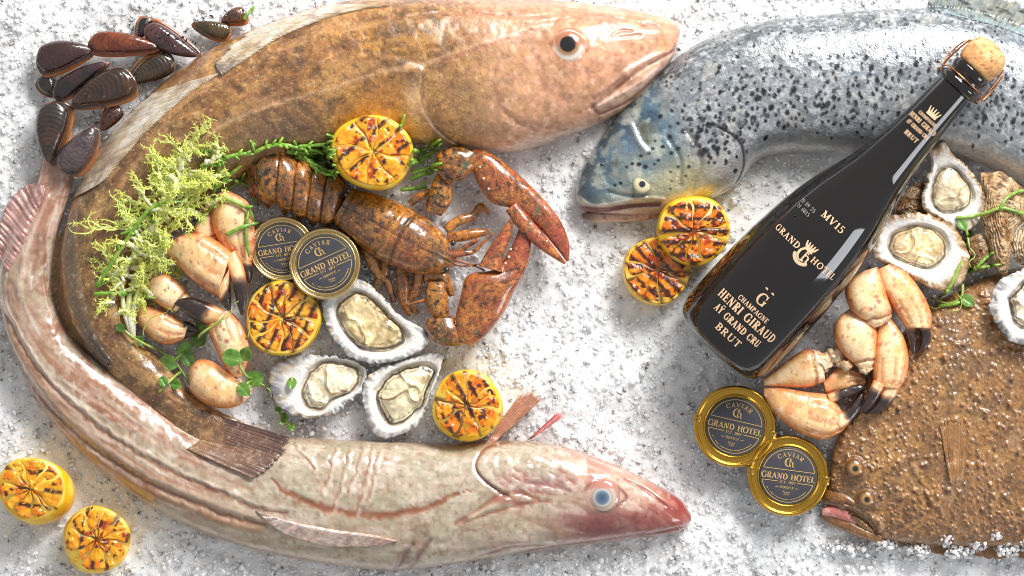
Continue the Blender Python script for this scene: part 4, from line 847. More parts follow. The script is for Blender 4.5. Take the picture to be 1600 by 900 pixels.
cpiece(t, 'arm_segment', [(1312,491,1326,482),(1302,506,1351,494),(1300,526,1367,515),(1311,549,1368,541),(1330,567,1367,559),(1346,579,1359,574)], 58, .6, 36, tone=.1, spots=4); knobs(t, [(1350,574,11),(1320,570,10)], 56, 12)
cpiece(t, 'palm', [(1368,510,1390,497),(1364,535,1409,524),(1362,560,1417,555),(1361,585,1414,588),(1364,601,1402,609)], 56, .7, 37, tone=.45, spots=3)
finger(t, [(1361,592,1379,602),(1351,616,1367,624),(1342,635,1353,640),(1341,643,1344,644)], 66, 38, .8, .12); finger(t, [(1376,602,1404,606),(1369,624,1390,629),(1354,640,1369,644),(1345,644,1348,646)], 58, 39, .7, .12)
t = thing('crab_claw', 'cream crab claw with short black pincers, uppermost of the right claws', 'crab claw', 1385, 480, 0, GR)
cpiece(t, 'arm_segment', [(1344,424,1367,417),(1321,440,1376,439),(1317,462,1383,464),(1327,486,1389,484),(1349,504,1385,496),(1362,512,1374,508)], 70, .58, 40, spots=8); knobs(t, [(1378,494,11)], 70, 15)
cpiece(t, 'palm', [(1368,421,1386,413),(1371,446,1413,427),(1384,469,1437,457),(1401,496,1451,489),(1411,511,1451,513)], 66, .65, 41, tone=.15, spots=2)
finger(t, [(1410,506,1425,505),(1415,530,1428,530),(1419,546,1426,547),(1421,553,1423,553)], 66, 42, .9, .05); finger(t, [(1428,504,1449,502),(1435,525,1451,525),(1431,545,1446,541),(1423,553,1430,551)], 62, 43, .8, .05)

# ---- lobster
lob = thing('lobster', 'speckled orange-brown lobster with raised claws beside the caviar tins', 'lobster', 600, 360)
def lobpaint(g, seed, top=(84, 68, 44), side=(184, 116, 48), spk=.6, red=0.0):
    g.fill(side); m = np.minimum(g.v, 1-g.v) if hasattr(g, 'v') and g.v.shape == g.X.shape else .5+0*g.X
    g.mix(sstep(.12, .42, m)*.8, top); g.tint(22, (206, 132, 54), .5, .68, .7, seed); g.tint(18, (120, 62, 40), .5, .66, .6, seed+1); g.mix(red*.8, (164, 84, 60))
    g.tint(4.2, (30, 27, 22), .66, .71, spk, seed+2, 1); g.tint(7, (40, 36, 28), .72, .77, spk*.6, seed+3, 2); g.tint(5, (226, 150, 66), .62, .70, .5, seed+9, 1); g.tint(14, (60, 104, 104), .68, .76, .5, seed+4); g.noise(6, .12, seed+5)
    g.P[..., 2] += (fbm(g.X, g.Y, 7, seed+6)-.5)*1.2*g.top; return g
def lpiece(name, ab, z, k, seed, parent=None, nu=44, e=.85, nt=30, **kw):
    ab = np.array(ab, float); w = np.hypot(ab[:, 0]-ab[:, 2], ab[:, 1]-ab[:, 3])/2; zm = np.broadcast_to(np.asarray(z, float), (len(ab),))
    g = loft(np.c_[ab, zm, w*k, w*k*.7], nu, nt, 10, e); return lobpaint(g, seed, **kw)
# tail: overlapping rings, each proud of the next
tb = [((384,262),(386,288)),((398,237),(404,312)),((438,231),(432,322)),((466,246),(457,333)),((492,254),(479,342)),((514,264),(500,348)),((538,280),(522,352))]
zs = [26, 42, 52, 54, 52, 49, 46]
for k in range(6):
    (a0, b0), (a1, b1) = tb[k], tb[k+1]; a0, b0, a1, b1 = map(np.array, (a0, b0, a1, b1)); z0, z1 = zs[k], zs[k+1]; st = []
    for f, gr in ((0, .93), (.12, 1.03), (.5, 1.05), (.9, 1.0), (1.16, .90)):
        A, B_ = a0+(a1-a0)*f, b0+(b1-b0)*f; M = (A+B_)/2; A = M+(A-M)*gr; B_ = M+(B_-M)*gr; w = np.linalg.norm(A-B_)/2
        st.append((*A, *B_, 20, (z0+(z1-z0)*f-20+w*.42)*gr, 12))
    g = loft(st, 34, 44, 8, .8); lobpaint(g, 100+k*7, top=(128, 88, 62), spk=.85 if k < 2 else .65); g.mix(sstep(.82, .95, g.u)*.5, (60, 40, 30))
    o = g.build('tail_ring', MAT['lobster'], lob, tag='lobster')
    tipc = b0*.5+b1*.5; d = (tipc-(a0+a1)/2); d = d/np.linalg.norm(d); nn = np.array([-d[1], d[0]])
    g = loft([(*(tipc-d*8+nn*8), *(tipc-d*8-nn*8), 24, 6, 4), (*(tipc+d*2+nn*6), *(tipc+d*2-nn*6), 20, 5, 4), (*(tipc+d*9+nn*1.2), *(tipc+d*9-nn*1.2), 16, 2, 2)], 16, 12, 6)
    lobpaint(g, 140+k, top=(190,110,50)); g.build('side_plate', MAT['lobster'], lob)
g = lpiece('fan', [(388,266,400,292),(392,290,404,302),(398,306,408,308),(404,322,407,321)], 18, .6, 160, side=(206,100,40)); g.build('tail_fan', MAT['lobster'], lob)
# carapace
ab = [(552,294,520,347),(562,297,526,356),(586,302,542,370),(620,314,570,393),(655,332,605,413),(684,354,645,428),(700,375,680,429),(708,396,698,424),(713,410,710,417)]
g = loft(np.c_[np.array(ab, float), [22]*9, [44,47,52,56,56,50,38,24,8], [16]*9], 130, 70, 10, .8); lobpaint(g, 200, top=(104, 78, 56), side=(196,122,44), spk=.55)
mid = [((a+c)/2, (b+d_)/2) for a, b, c, d_ in ab]
g.stroke(mid[:-1], 1.3, (48, 30, 22), .8, -1.6); g.stroke([(655,332),(636,352),(618,384),(608,412)], 2.6, (70, 44, 30), .6, -4); g.stroke([(640,322),(622,344),(604,372),(588,402)], 4, (206,140,60), .4, 2)
g.stroke([(558,297),(545,322),(528,356)], 2, (60,40,28), .7, -2.5); g.mix(np.exp(-(np.hypot(g.X-640, g.Y-395)/34)**2)*.4, (150,74,52)); g.blob(690,365,12,20,.8,(206,140,60),.5)
g.build('carapace', MAT['lobster'], lob, tag='lobster')
for (x, y) in [(694,372),(684,414)]:
    eye(lob, x+14, y+8, 4.5, 52, [(0,(16,14,14)),(1,(24,20,20))], .9)
def limb(name, pts, rad, seed, parent=None, flat=.9, **kw):
    g = tube(pts, rad, 40, 12, flat); g.v = np.full(g.X.shape, .25); lobpaint(g, seed, **kw); return g.build(name, MAT['lobster'], parent or lob, tag='lobster')
limb('leg', [(560,384,20),(577,400,34),(588,424,30),(606,442,22),(614,472,12)], [8,9,8,6,4], 300, top=(150,120,60)); limb('leg', [(600,400,20),(600,424,24),(588,446,22),(586,460,14)], [8,8,6,4], 301, top=(120,80,40))
limb('leg', [(626,418,22),(630,444,26),(630,466,20),(640,492,12)], [10,10,9,5], 302, top=(140,86,40)); limb('leg', [(655,424,24),(650,452,22),(640,472,16),(652,490,12)], [8,8,6,4], 303, top=(150,84,40))
limb('leg', [(640,318,20),(656,306,22),(672,300,20),(690,304,14)], [6,6,5,3], 304, top=(150,100,50)); limb('leg', [(696,360,26),(716,345,26),(738,338,22),(752,322,18),(764,334,14)], [8,8,7,6,3], 305, top=(156,110,54))
limb('leg', [(700,372,26),(726,368,28),(750,364,26),(764,362,22)], [8,9,7,4], 306, top=(190,110,50)); limb('leg', [(664,430,24),(690,432,26),(700,446,24),(706,462,20)], [10,10,8,5], 307, top=(160,110,60))
for pts, r in [([(704,398,36),(724,396,38),(742,392,36),(756,378,38),(772,364,40)], [6,5,3.4,2.4,1.2]), ([(706,404,34),(730,412,36),(752,420,40),(772,436,36)], [3,2,1.6,1]), ([(704,410,32),(724,416,34),(740,414,40),(752,412,42)], [3,1.8,1.4,.9]),
               ([(700,440,30),(684,460,32),(660,470,28),(636,476,24)], [4.5,4,3,1.2]), ([(708,400,36),(728,386,38),(744,376,40),(748,372,40)], [5,4,3,1.5])]:
    limb('antenna', pts, r, 320, top=(146,66,46), red=.5)
# claw arms and claws
def lclaw(aname, arms, palm, dact, z, seed, dz, teeth):
    for i, (ab_, zz, k) in enumerate(arms): lpiece('arm', ab_, zz, k, seed+i, side=(196,112,40), spk=.9).build('arm_segment', MAT['lobster'], lob, tag='lobster')
    g = lpiece('claw', palm, z, .62, seed+9, nu=80, top=(150,84,52), side=(184,92,48), spk=.55, red=.25)
    g.mix(sstep(.62, .86, g.u)*.75, (168, 74, 58)); cl = g.build('claw', MAT['lobster'], lob, tag='lobster')
    g = lpiece('dact', dact, dz, .8, seed+12, nu=50, top=(160,76,52), side=(188,92,58), spk=.35, red=.5); g.build('pincer', MAT['lobster'], cl, tag='lobster')
    for x, y, r in teeth:
        g = lathe([(r, -2), (r*.95, r*.5), (r*.6, r*1.0), (r*.05, r*1.15)], x, y, 10); g.P[..., 2] += probe(x, y)-1; g.fill((226, 186, 160)); g.build('tooth', MAT['crab'], cl)
lclaw('upper', [([(664,330,690,338),(668,306,704,318),(676,284,706,296),(684,270,704,276)], 34, .8), ([(680,266,700,288),(682,244,722,282),(700,232,744,262),(722,229,750,244)], 44, .75)],
      [(734,232,738,266),(760,236,748,292),(788,254,770,318),(820,282,798,326),(850,312,824,340),(876,346,850,366),(889,380,872,392),(889,407,885,409)],
      [(808,316,790,330),(832,345,808,356),(856,374,836,384),(873,396,862,402),(885,411,881,413)], 44, 400, 52, [(816,338,3),(829,351,3),(842,364,2.6),(854,377,2.2),(750,262,2.4),(756,280,2.6),(764,296,2.6)])
lclaw('lower', [([(668,440,694,440),(664,460,700,462),(668,484,702,486),(680,500,706,500)], 28, .8), ([(668,498,712,496),(664,512,722,516),(674,530,726,532),(690,540,722,541)], 36, .75)],
      [(737,541,710,531),(762,522,711,500),(787,490,719,465),(804,455,731,430),(820,424,774,420),(829,396,792,396),(830,370,805,373),(820,347,812,350)],
      [(786,426,748,416),(786,404,760,394),(794,380,775,372),(801,358,788,354),(804,341,797,342)], 44, 430, 54, [(795,402,2.8),(798,390,2.8),(802,378,2.4),(790,412,2.6)])
lemon(586, 240, 62, 55, .25, 118, (-5, 2), 'grilled lemon half with its yellow stem end showing, on the cod belly', (-.7, 25), 74, .35, (0, 0), nip=(546, 190), base=(248, 168, 30))
# ------------------------------------------------------------------ lettering (stroke serif capitals)
def _arc(cx, cy, rx, ry, a0, a1, n=16, tk=.18, tn=.085):
    a = np.radians(np.linspace(a0, a1, n)); p = np.c_[cx+rx*np.cos(a), cy+ry*np.sin(a)]
    return p, tn+(tk-tn)*np.abs(np.cos(a))**1.3
TK, TN = .18, .085
def _ln(x0, y0, x1, y1, w): return np.array([[x0, y0], [x1, y1]], float), np.array([w, w])
def _stem(x, y0=0., y1=1., w=TK, s0=True, s1=True):
    r = [_ln(x, y0, x, y1, w)]
    if s0: r.append(_ln(x-.16, y0+TN/2, x+.16, y0+TN/2, TN))
    if s1: r.append(_ln(x-.16, y1-TN/2, x+.16, y1-TN/2, TN))
    return r
def _sf(x, y, h=.14): return [_ln(x-h, y, x+h, y, TN)]
def glyphs():
    g = {}
    g['I'] = (.36, _stem(.18)); g['H'] = (.88, _stem(.18)+_stem(.70)+[_ln(.18, .52, .70, .52, TN)])
    g['L'] = (.64, _stem(.18)+[_ln(.18, TN/2, .60, TN/2, TN), _ln(.59, 0, .59, .24, TN)])
    g['E'] = (.66, _stem(.18)+[_ln(.18, TN/2, .60, TN/2, TN), _ln(.18, 1-TN/2, .58, 1-TN/2, TN), _ln(.18, .52, .46, .52, TN), _ln(.60, 0, .60, .24, TN), _ln(.57, 1, .57, .78, TN), _ln(.46, .42, .46, .62, TN)])
    g['T'] = (.72, _stem(.36, s1=False)+[_ln(.04, 1-TN/2, .68, 1-TN/2, TN), _ln(.05, 1, .05, .76, TN), _ln(.67, 1, .67, .76, TN)])
    g['A'] = (.80, [_ln(.10, 0, .40, 1, TN), _ln(.38, 1, .70, 0, TK), _ln(.2, .34, .58, .34, TN)]+_sf(.1, TN/2)+_sf(.70, TN/2)); g['V'] = (.78, [_ln(.10, 1, .40, 0, TK), _ln(.40, 0, .69, 1, TN)]+_sf(.10, 1-TN/2)+_sf(.69, 1-TN/2))
    Y = [_ln(.10, 1, .38, .48, TK), _ln(.66, 1, .38, .48, TN)]+_stem(.38, 0, .5, s1=False)+_sf(.10, 1-TN/2)+_sf(.66, 1-TN/2)
    g['Y'] = (.76, Y); g['y'] = (.76, Y+[_ln(.24, 1.16, .24, 1.30, .14), _ln(.52, 1.16, .52, 1.30, .14)])
    g['N'] = (.88, [_ln(.16, 0, .16, 1, TN), _ln(.72, 0, .72, 1, TN), _ln(.16, 1, .72, .02, TK)]+_sf(.16, TN/2)+_sf(.12, 1-TN/2)+_sf(.72, 1-TN/2)); g['M'] = (1.06, [_ln(.14, 0, .16, 1, TN), _ln(.9, 0, .88, 1, TK), _ln(.18, 1, .52, .06, TK), _ln(.52, .06, .88, 1, TN)]+_sf(.14, TN/2)+_sf(.9, TN/2)+_sf(.12, 1-TN/2, .1)+_sf(.92, 1-TN/2, .1))
    g['O'] = (.86, [_arc(.43, .5, .36, .47, 0, 360, 30)]); g['C'] = (.78, [_arc(.44, .5, .37, .47, 45, 315, 24), _ln(.71, .62, .71, .98, TN), _ln(.71, .04, .71, .32, TN)])
    g['G'] = (.86, [_arc(.44, .5, .37, .47, 45, 318, 24), _ln(.71, .62, .71, .98, TN), _ln(.74, .02, .74, .42, TK*.85)]+_sf(.74, .43)); g['D'] = (.82, _stem(.18)+[_arc(.24, .5, .50, .47, -90, 90, 18), _ln(.1, TN/2, .26, TN/2, TN)])
    P = _stem(.18)+[_arc(.24, .74, .34, .235, -90, 90, 14), _ln(.18, .505, .26, .505, TN), _ln(.18, 1-TN/2, .26, 1-TN/2, TN)]
    g['P'] = (.64, P); g['R'] = (.74, P+[_ln(.34, .52, .66, .02, TK)]+_sf(.68, TN/2, .07)); g['B'] = (.68, P+[_arc(.24, .27, .38, .24, -90, 90, 14), _ln(.18, TN/2, .26, TN/2, TN)])
    g['U'] = (.86, [_ln(.18, .35, .18, 1, TK), _ln(.70, .35, .70, 1, TN), _arc(.44, .35, .26, .32, 180, 360, 14, TK, TN)]+_sf(.18, 1-TN/2)+_sf(.70, 1-TN/2))
    g['S'] = (.58, [_arc(.29, .74, .21, .225, 30, 270, 14, .07, .12), _arc(.29, .265, .23, .235, 90, -150, 14, .07, .12)]); g['1'] = (.44, _stem(.24, s1=False)+[_ln(.08, .82, .24, .98, TN)])
    g['5'] = (.60, [_ln(.14, .97, .52, .97, .1), _ln(.14, .97, .12, .55, TN), _arc(.24, .31, .29, .29, 120, -140, 16)]); g['8'] = (.6, [_arc(.3, .75, .2, .22, 0, 360, 18), _arc(.3, .26, .25, .25, 0, 360, 18)])
    g['9'] = (.6, [_arc(.3, .68, .24, .29, 0, 360, 20), _arc(.1, .68, .44, .66, 0, -75, 12)]); g['7'] = (.56, [_ln(.05, .96, .52, .96, .1), _ln(.5, .95, .2, 0, TK*.9)]); g['2'] = (.58, [_arc(.28, .7, .23, .27, 170, -40, 14), _ln(.45, .5, .06, .04, TN), _ln(.06, .05, .54, .05, .1)])
    g['0'] = (.6, [_arc(.3, .5, .24, .47, 0, 360, 20)]); g['.'] = (.28, [_ln(.14, 0, .14, .14, .15)]); g['-'] = (.5, [_ln(.08, .4, .42, .4, TN)]); g[' '] = (.42, [])
    return g
GL = glyphs()
def layout(txt, size, track=.12):
    """list of (points, widths) centred on x = 0, baseline y = 0"""
    out, x = [], 0.0
    for ch in txt:
        w, st = GL[ch]
        for p, ww in st: out.append((np.c_[p[:, 0]+x, p[:, 1]]*size, ww*size))
        x += w+track
    sh = (x-track)*size/2
    return [(p-np.array([sh, 0]), w) for p, w in out]
def ribbons(name, strokes, mapf, mat, parent, n_sub=3):
    """mapf(x right, y up, lift) -> layout point; strokes become thin raised print"""
    V, F = [], []
    for p, w in strokes:
        if len(p) == 2:
            k = np.linspace(0, 1, n_sub+1)[:, None]; p = p[:1]*(1-k)+p[1:]*k; w = np.interp(np.linspace(0, 1, n_sub+1), [0, 1], w)
        t = np.gradient(p, axis=0); t /= np.linalg.norm(t, axis=1)[:, None]+1e-9; nn = np.c_[-t[:, 1], t[:, 0]]
        Lf, Rt = p+nn*w[:, None]/2, p-nn*w[:, None]/2; o = len(V)
        for a, b in zip(Lf, Rt): V.append(mapf(a[0], a[1], 0)); V.append(mapf(b[0], b[1], 0))
        for i in range(len(p)-1): F.append((o+2*i, o+2*i+1, o+2*i+3, o+2*i+2))
    me = mesh_obj(name, np.array(V), F, mat, parent, smooth=False)
    return me
def circ(r, a0=0, a1=360, w=.8, n=60):
    a = np.radians(np.linspace(a0, a1, n)); return np.c_[r*np.cos(a), r*np.sin(a)], np.full(n, w)
def arc_text(txt, size, r, mid_deg, track=.15, inward=False):
    """capitals set round a circle of radius r, centred on mid_deg (counter-clockwise, y up)"""
    out = []
    for p, w in layout(txt, size, track):
        rr = r+p[:, 1] if not inward else r-p[:, 1]
        a = math.radians(mid_deg)-p[:, 0]/r if not inward else math.radians(mid_deg)+p[:, 0]/r
        out.append((np.c_[rr*np.cos(a), rr*np.sin(a)], w))
    return out
def monogram(s):
    a = _arc(-.06, .0, .44, .52, 48, 312, 26, .2, .09); st = [a, _ln(.06, -.5, .06, .5, .13), _arc(.26, -.12, .20, .22, 175, 0, 14, .15, .08), (np.array([[.46, -.12], [.46, -.36], [.52, -.54], [.66, -.56]]), np.array([.13, .14, .11, .06])), _ln(.22, .44, .24, .22, .09), _ln(-.06, .5, .06, .5, .08)]
    return [(p*s, w*s) for p, w in st]

MAT['gold'] = metal('gold_tin', (206, 160, 66), .24); MAT['silver_gold'] = metal('pale_gold_tin', (222, 198, 146), .24); MAT['copper_wire'] = metal('copper_wire', (206, 140, 96), .25)
MAT['label'] = skin('charcoal_label', .38, .25, .25, color=(62, 62, 68), grain=900, grain_amt=.08, bump=.05, bump_s=900)
MAT['print'] = skin('gold_print', .4, .1, .3, color=(216, 178, 112), grain=1500, grain_amt=.12, bump=0, metal=.3); MAT['printc'] = skin('copper_print', .4, .2, .2, color=(238, 198, 158), grain=1500, grain_amt=.12, bump=0, metal=.15); MAT['printg'] = skin('grey_print', .5, 0, .3, color=(150, 146, 142), grain=900, grain_amt=.1, bump=0)

def tin(x, y, r, z, rot, label, gold, wide, tilt=(0, 0), clamps=False):
    t = thing('caviar_tin', label, 'caviar tin', x, y, z-34, 'caviar tins')
    M = MAT['gold'] if gold else MAT['silver_gold']; lr = r*wide
    def sh(g): g.P[..., 2] += tilt[0]*(g.X-x)+tilt[1]*(g.Y-y); return g
    pr = resample([(r*.9,z-34),(r*.97,z-33),(r*.985,z-20),(r*.97,z-14),(r*.985,z-11)], 14)[0]; pr = np.vstack([[(.5, z-34.5)], pr, [(r*.5, z-11)]])
    sh(lathe(pr, x, y, 72)).build('base', M, t, tag='tin')
    pr = [(r*.98,z-13),(r*1.0,z-12),(r*1.0,z-3.5),(r*.985,z-1),(r*.955,z+.3),(r*.92,z-.4),(r*.90,z-2.2),(lr*1.10,z-3.0),(lr*1.06,z-1.6),(lr*1.02,z-1.8),(lr*1.0,z-3.2),(lr*.9,z-3.4),(lr*.4,z-3.4),(.3,z-3.4)]
    pr = np.vstack([[(r*.4, z-12.5)], resample(pr[:12], 60)[0], pr[12:]]); lid = sh(lathe(pr, x, y, 96)).build('lid', M, t, tag='tin')
    pr = [(lr*.99,z-3.3),(lr*.985,z-2.5),(lr*.97,z-2.2),(lr*.5,z-2.2),(.3,z-2.2)]; lb = sh(lathe(pr, x, y, 72)).build('label_disc', MAT['label'], t)
    ca, sa = math.cos(rot), math.sin(rot); q = lr/48.0
    def mp(a, b, l):
        a, b = a*q, b*q; X = x+a*ca+b*sa; Y = y+a*sa-b*ca     # rot is clockwise in the picture
        return (X, Y, z-1.75+tilt[0]*(X-x)+tilt[1]*(Y-y))
    st = layout('GRAND HOTEL', 10.5, .06); wd = max(p[:, 0].max() for p, _ in st); st = [(p*np.array([44/wd, 1])+np.array([0, -7]), w) for p, w in st]
    st += [circ(43.5, 14, 166, 1.0), circ(43.5, 194, 346, 1.0), (np.array([[-42.5, 9.5], [42.5, 9.5]]), np.array([1., 1])), (np.array([[-41.5, -10.5], [-16, -10.5]]), np.array([1., 1])), (np.array([[16, -10.5], [41.5, -10.5]]), np.array([1., 1]))]
    ribbons('lettering', st, mp, MAT['print'], lb)
    st = arc_text('CAVIAR', 7.4, 31.5, 90, .24) + [(p+np.array([-1, 22]), w) for p, w in monogram(13)] + [(p+np.array([0, -13.2]), w) for p, w in layout('EST. 1897', 4.3, .14)]
    st += [(p+np.array([0, -21.5]), w) for p, w in layout('ODENSE', 4.2, .18)] + [(np.array([[-19, -19.8], [-14, -19.8]]), np.array([.8, .8])), (np.array([[14, -19.8], [19, -19.8]]), np.array([.8, .8]))]
    st += [(np.array([[-5.5, -28], [-4.5, -25.5], [-3, -29], [-1.2, -27], [.5, -29], [2, -27.2], [4, -29], [5.8, -27]]), np.full(8, 1.0)), (np.array([[-4, -31.5], [5, -31.5]]), np.array([.7, .7]))]
    rg = np.random.default_rng(5)
    for a in np.arange(214, 326, 2.5):                                # the tiny unreadable line round the foot: marks only
        if rg.random() < .12: continue
        c, s_ = math.cos(math.radians(a)), math.sin(math.radians(a)); h = 1.2+rg.random()*.6
        st.append((np.array([[c*38.5, s_*38.5], [c*(38.5+h), s_*(38.5+h)]]), np.array([1., .8])))
    ribbons('lettering', st, mp, MAT['print'], lb)
    if clamps:
        for s_ in (-1, 1):
            def cm(a, b): X = x+a*ca+b*sa; Y = y+a*sa-b*ca; return X, Y
            (ax, ay), (bx, by), (cx_, cy_), (dx_, dy_) = cm(s_*r*.86, 7), cm(s_*r*.86, -7), cm(s_*r*1.03, 7), cm(s_*r*1.03, -7)
            g = loft([(ax, ay, bx, by, z-2, 2.8, 3), ((ax+cx_)/2, (ay+cy_)/2, (bx+dx_)/2, (by+dy_)/2, z-2, 4.2, 3), (cx_, cy_, dx_, dy_, z-4, 3.4, 4)], 12, 12, 6, .4); cl = g.build('clamp', M, t, tag='tin')
            for b in (-3, 3):
                X, Y = cm(s_*r*.95, b); g = lathe([(1.3, z-1), (1.3, z+2.6), (.8, z+2.9), (.1, z+2.9)], X, Y, 10); g.fill((40, 30, 18)); g.build('rivet', MAT['label'], cl)
    return t
tin(441, 389, 51, 40, math.radians(-9), 'caviar tin with pale gold rim, partly under another tin beside the lobster tail', False, .80)
tin(509, 412, 56, 56, math.radians(-24), 'caviar tin with pale gold rim lying on top of another tin by the lobster', False, .81, (.04, .10))
tin(1148, 666, 64, 44, math.radians(13), 'bright gold caviar tin just below the bottle base', True, .72, clamps=True)
tin(1231, 743, 63, 44, math.radians(7.5), 'bright gold caviar tin next to the flatfish mouth', True, .72, clamps=True)

# ------------------------------------------------------------------ bottle
def bottle_glass():
    m, N, L, B = new_mat('black_bottle_glass'); B.inputs['Base Color'].default_value = (.006, .0045, .004, 1); B.inputs['Roughness'].default_value = .05; B.inputs['Specular IOR Level'].default_value = .55
    B.inputs['Coat Weight'].default_value = .6; B.inputs['Coat Roughness'].default_value = .02
    tc = N.new('ShaderNodeTexCoord'); nz = N.new('ShaderNodeTexNoise'); nz.inputs['Scale'].default_value = 25; L.new(tc.outputs['Object'], nz.inputs['Vector'])
    bp = N.new('ShaderNodeBump'); bp.inputs['Strength'].default_value = .04; bp.inputs['Distance'].default_value = .002; L.new(nz.outputs['Fac'], bp.inputs['Height']); L.new(bp.outputs[0], B.inputs['Normal']); return m
MAT['glass'] = bottle_glass()
MAT['cork'] = skin('cork', .7, .05, .4, grain=420, grain_amt=.2, bump=.6, bump_s=420, bump_d=.0012)
B0 = np.array([1115., 545., 66.]); AX = np.array([.674, -.739, .118]); AX /= np.linalg.norm(AX); TV = np.array([.739, .674, 0.]); UP = np.cross(TV, AX); UP = UP if UP[2] > 0 else -UP
bot = thing('champagne_bottle', 'black champagne bottle with cork leaning on the salmon', 'bottle', 1280, 360, 0)
def axial(name, prof, mat, n=72, nu=None, col=None, parent=None):
    prof = np.asarray(prof, float)
    if nu: prof = resample(prof, nu)[0]
    a = np.linspace(0, 2*np.pi, n, endpoint=False)
    P = B0+AX*prof[:, None, 1:2]+prof[:, None, 0:1]*(np.cos(a)[None, :, None]*TV+np.sin(a)[None, :, None]*UP)
    g = G(P); 
    if col: col(g)
    return g.build(name, mat, parent or bot, tag='bottle')
PR = [(40,-2),(58,0),(70,4),(79,12),(84,24),(87,42),(88,90),(88,135),(86,180),(80,240),(70,295),(58,337),(47,376),(38,434),(34,472),(30.5,530),(29.5,548)]
axial('glass_body', PR, MAT['glass'], 96, 150)
axial('collar', [(24,546),(31,547),(35,551),(36,557),(34,562),(30.5,564),(24,565)], MAT['glass'], 60, 26); axial('lip', [(24,563),(29,564),(29.5,572),(31.5,575),(32,582),(30,587),(22,588)], MAT['glass'], 60, 26)
def ck(g):
    g.fill((226,170,112)); g.tint(12, (240,196,142), .48, .66, .8, 3); g.tint(5, (150,96,56), .62, .7, .75, 4); g.tint(9, (196,130,76), .5, .65, .6, 5)
axial('cork', [(20,586),(26,587),(30.5,590),(33,597),(33.8,608),(32.5,619),(28,628),(20,634),(9,637),(1,638)], MAT['cork'], 60, 46, ck)
PRF = resample(PR, 150)[0]
def bpt(w, s, r=None, lift=.9):
    rr = np.interp(s, PRF[:, 1], PRF[:, 0]) if r is None else r
    a = w/rr; return B0+AX*s+(rr+lift)*(math.sin(a)*TV+math.cos(a)*UP)
def wire(pts, r=1.5): g = tube(pts, r, 40, 8); return g
ws = []
for sg in (-1, 1):
    for el in (.15, -.9):
        q = [];
        for rad, s in [(37.5,556),(40,566),(40,580),(38.5,596),(36.5,608),(34.5,618)]: q.append(B0+AX*s+rad*(sg*math.cos(el)*TV+math.sin(el)*UP))
        ws.append(wire(q))
    q = [B0+AX*s+rad*(sg*math.cos(e_)*TV+math.sin(e_)*UP) for rad, s, e_ in [(37.5,556,.15),(41,552,-.15),(41,552,-.6),(37.5,556,-.9)]]; ws.append(wire(q))
    q = [B0+AX*s+rad*(sg*math.cos(e_)*TV+math.sin(e_)*UP) for rad, s, e_ in [(41,564,.55),(44,560,.35),(44,574,.2),(43,592,.1),(40,610,.1)]]; ws.append(wire(q, 1.2))
aa = np.linspace(0, 2*np.pi, 40); ws.append(wire([B0+AX*566+33.5*(math.cos(a)*TV+math.sin(a)*UP) for a in aa], 1.2)); 
for g in ws: g.fill((206, 150, 110))
joinG('wire_cage', ws, MAT['copper_wire'], bot)
def bm(w0, s0, size=1.0): return lambda a, b, l: bpt(w0+a*size, s0+b*size)
for txt, s0, cap, width, w0 in [('CHAMPAGNE',89,8,58,-3),('HENRI GIRAUD',71,14,116,-3),('AyGRAND CRU'.replace('Ay', 'Ay '),52,11.5,92,-4),('BRUT',32,11.5,46,-4),('MV15',267,11,40,-3),('GRAND',205,10,50,-42),('HOTEL',205,10,50,36)]:
    st = layout(txt, cap, .16); wd = 2*max(p[:, 0].max() for p, _ in st); st = [(p*np.array([width/wd, 1]), w*1.12) for p, w in st]; ribbons('lettering', st, bm(w0, s0), MAT['printc'], bot)
st = [(p+np.array([-9, 0]), w) for p, w in [( (lambda q: q-np.array([0, 0]))(p), w) for p, w in [(p+np.array([9, 0]), w*1.1) for p, w in layout('G', 19, .1)]]]
ribbons('emblem', [(p, w) for p, w in layout('G', 19, .1)]+[circ(1.9, w=2.2, n=14)[0:2] and (circ(1.6)[0][:30:2]+np.array([sx, 25]), np.full(15, 2.4)) for sx in (-6, 6)], bm(-3, 104), MAT['printc'], bot)
# crest between GRAND and HOTEL: plume over monogram over banner
cr = monogram(19)+[(np.array([[dx*.35, 9], [dx*.8, 15], [dx*1.05, 21]]), np.array([2.2, 3.2, 1.6])) for dx in (-10, -5, 0, 5, 10)]+[circ(14, 200, 330, 4.2, 24), circ(16.8, 205, 325, .8, 24), (np.array([[-8, 9.], [8, 9.]]), np.array([2., 2.]))]
ribbons('emblem', cr, bm(-2, 206), MAT['printc'], bot)
crown = [(np.array([[-9, 0.], [9, 0.]]), np.array([3., 3.]))]+[(np.array([[dx*.75, 1], [dx*1.15, 13-abs(dx)*.15]]), np.array([3.2, 1.4])) for dx in (-9, -4.5, 0, 4.5, 9)]+[(np.array([[-8, 3.5], [8, 3.5]]), np.array([3., 3.]))]
ribbons('emblem', crown, bm(-1, 491), MAT['printc'], bot)
for txt, s0, cap, width in [('CHAMPAGNE',481,5.5,34),('HENRI GIRAUD',470,7.5,54),('Ay GRAND CRU',459,6.2,44),('BRUT',444,7.5,24)]:
    st = layout(txt, cap, .14); wd = 2*max(p[:, 0].max() for p, _ in st); ribbons('lettering', [(p*np.array([width/wd, 1]), w*.95) for p, w in st], bm(-2, s0), MAT['printc'], bot)
for txt, s0 in [('20 09 25', 262), ('21 0815', 252)]: ribbons('lettering', layout(txt, 6, .2), bm(-52, s0), MAT['printg'], bot)
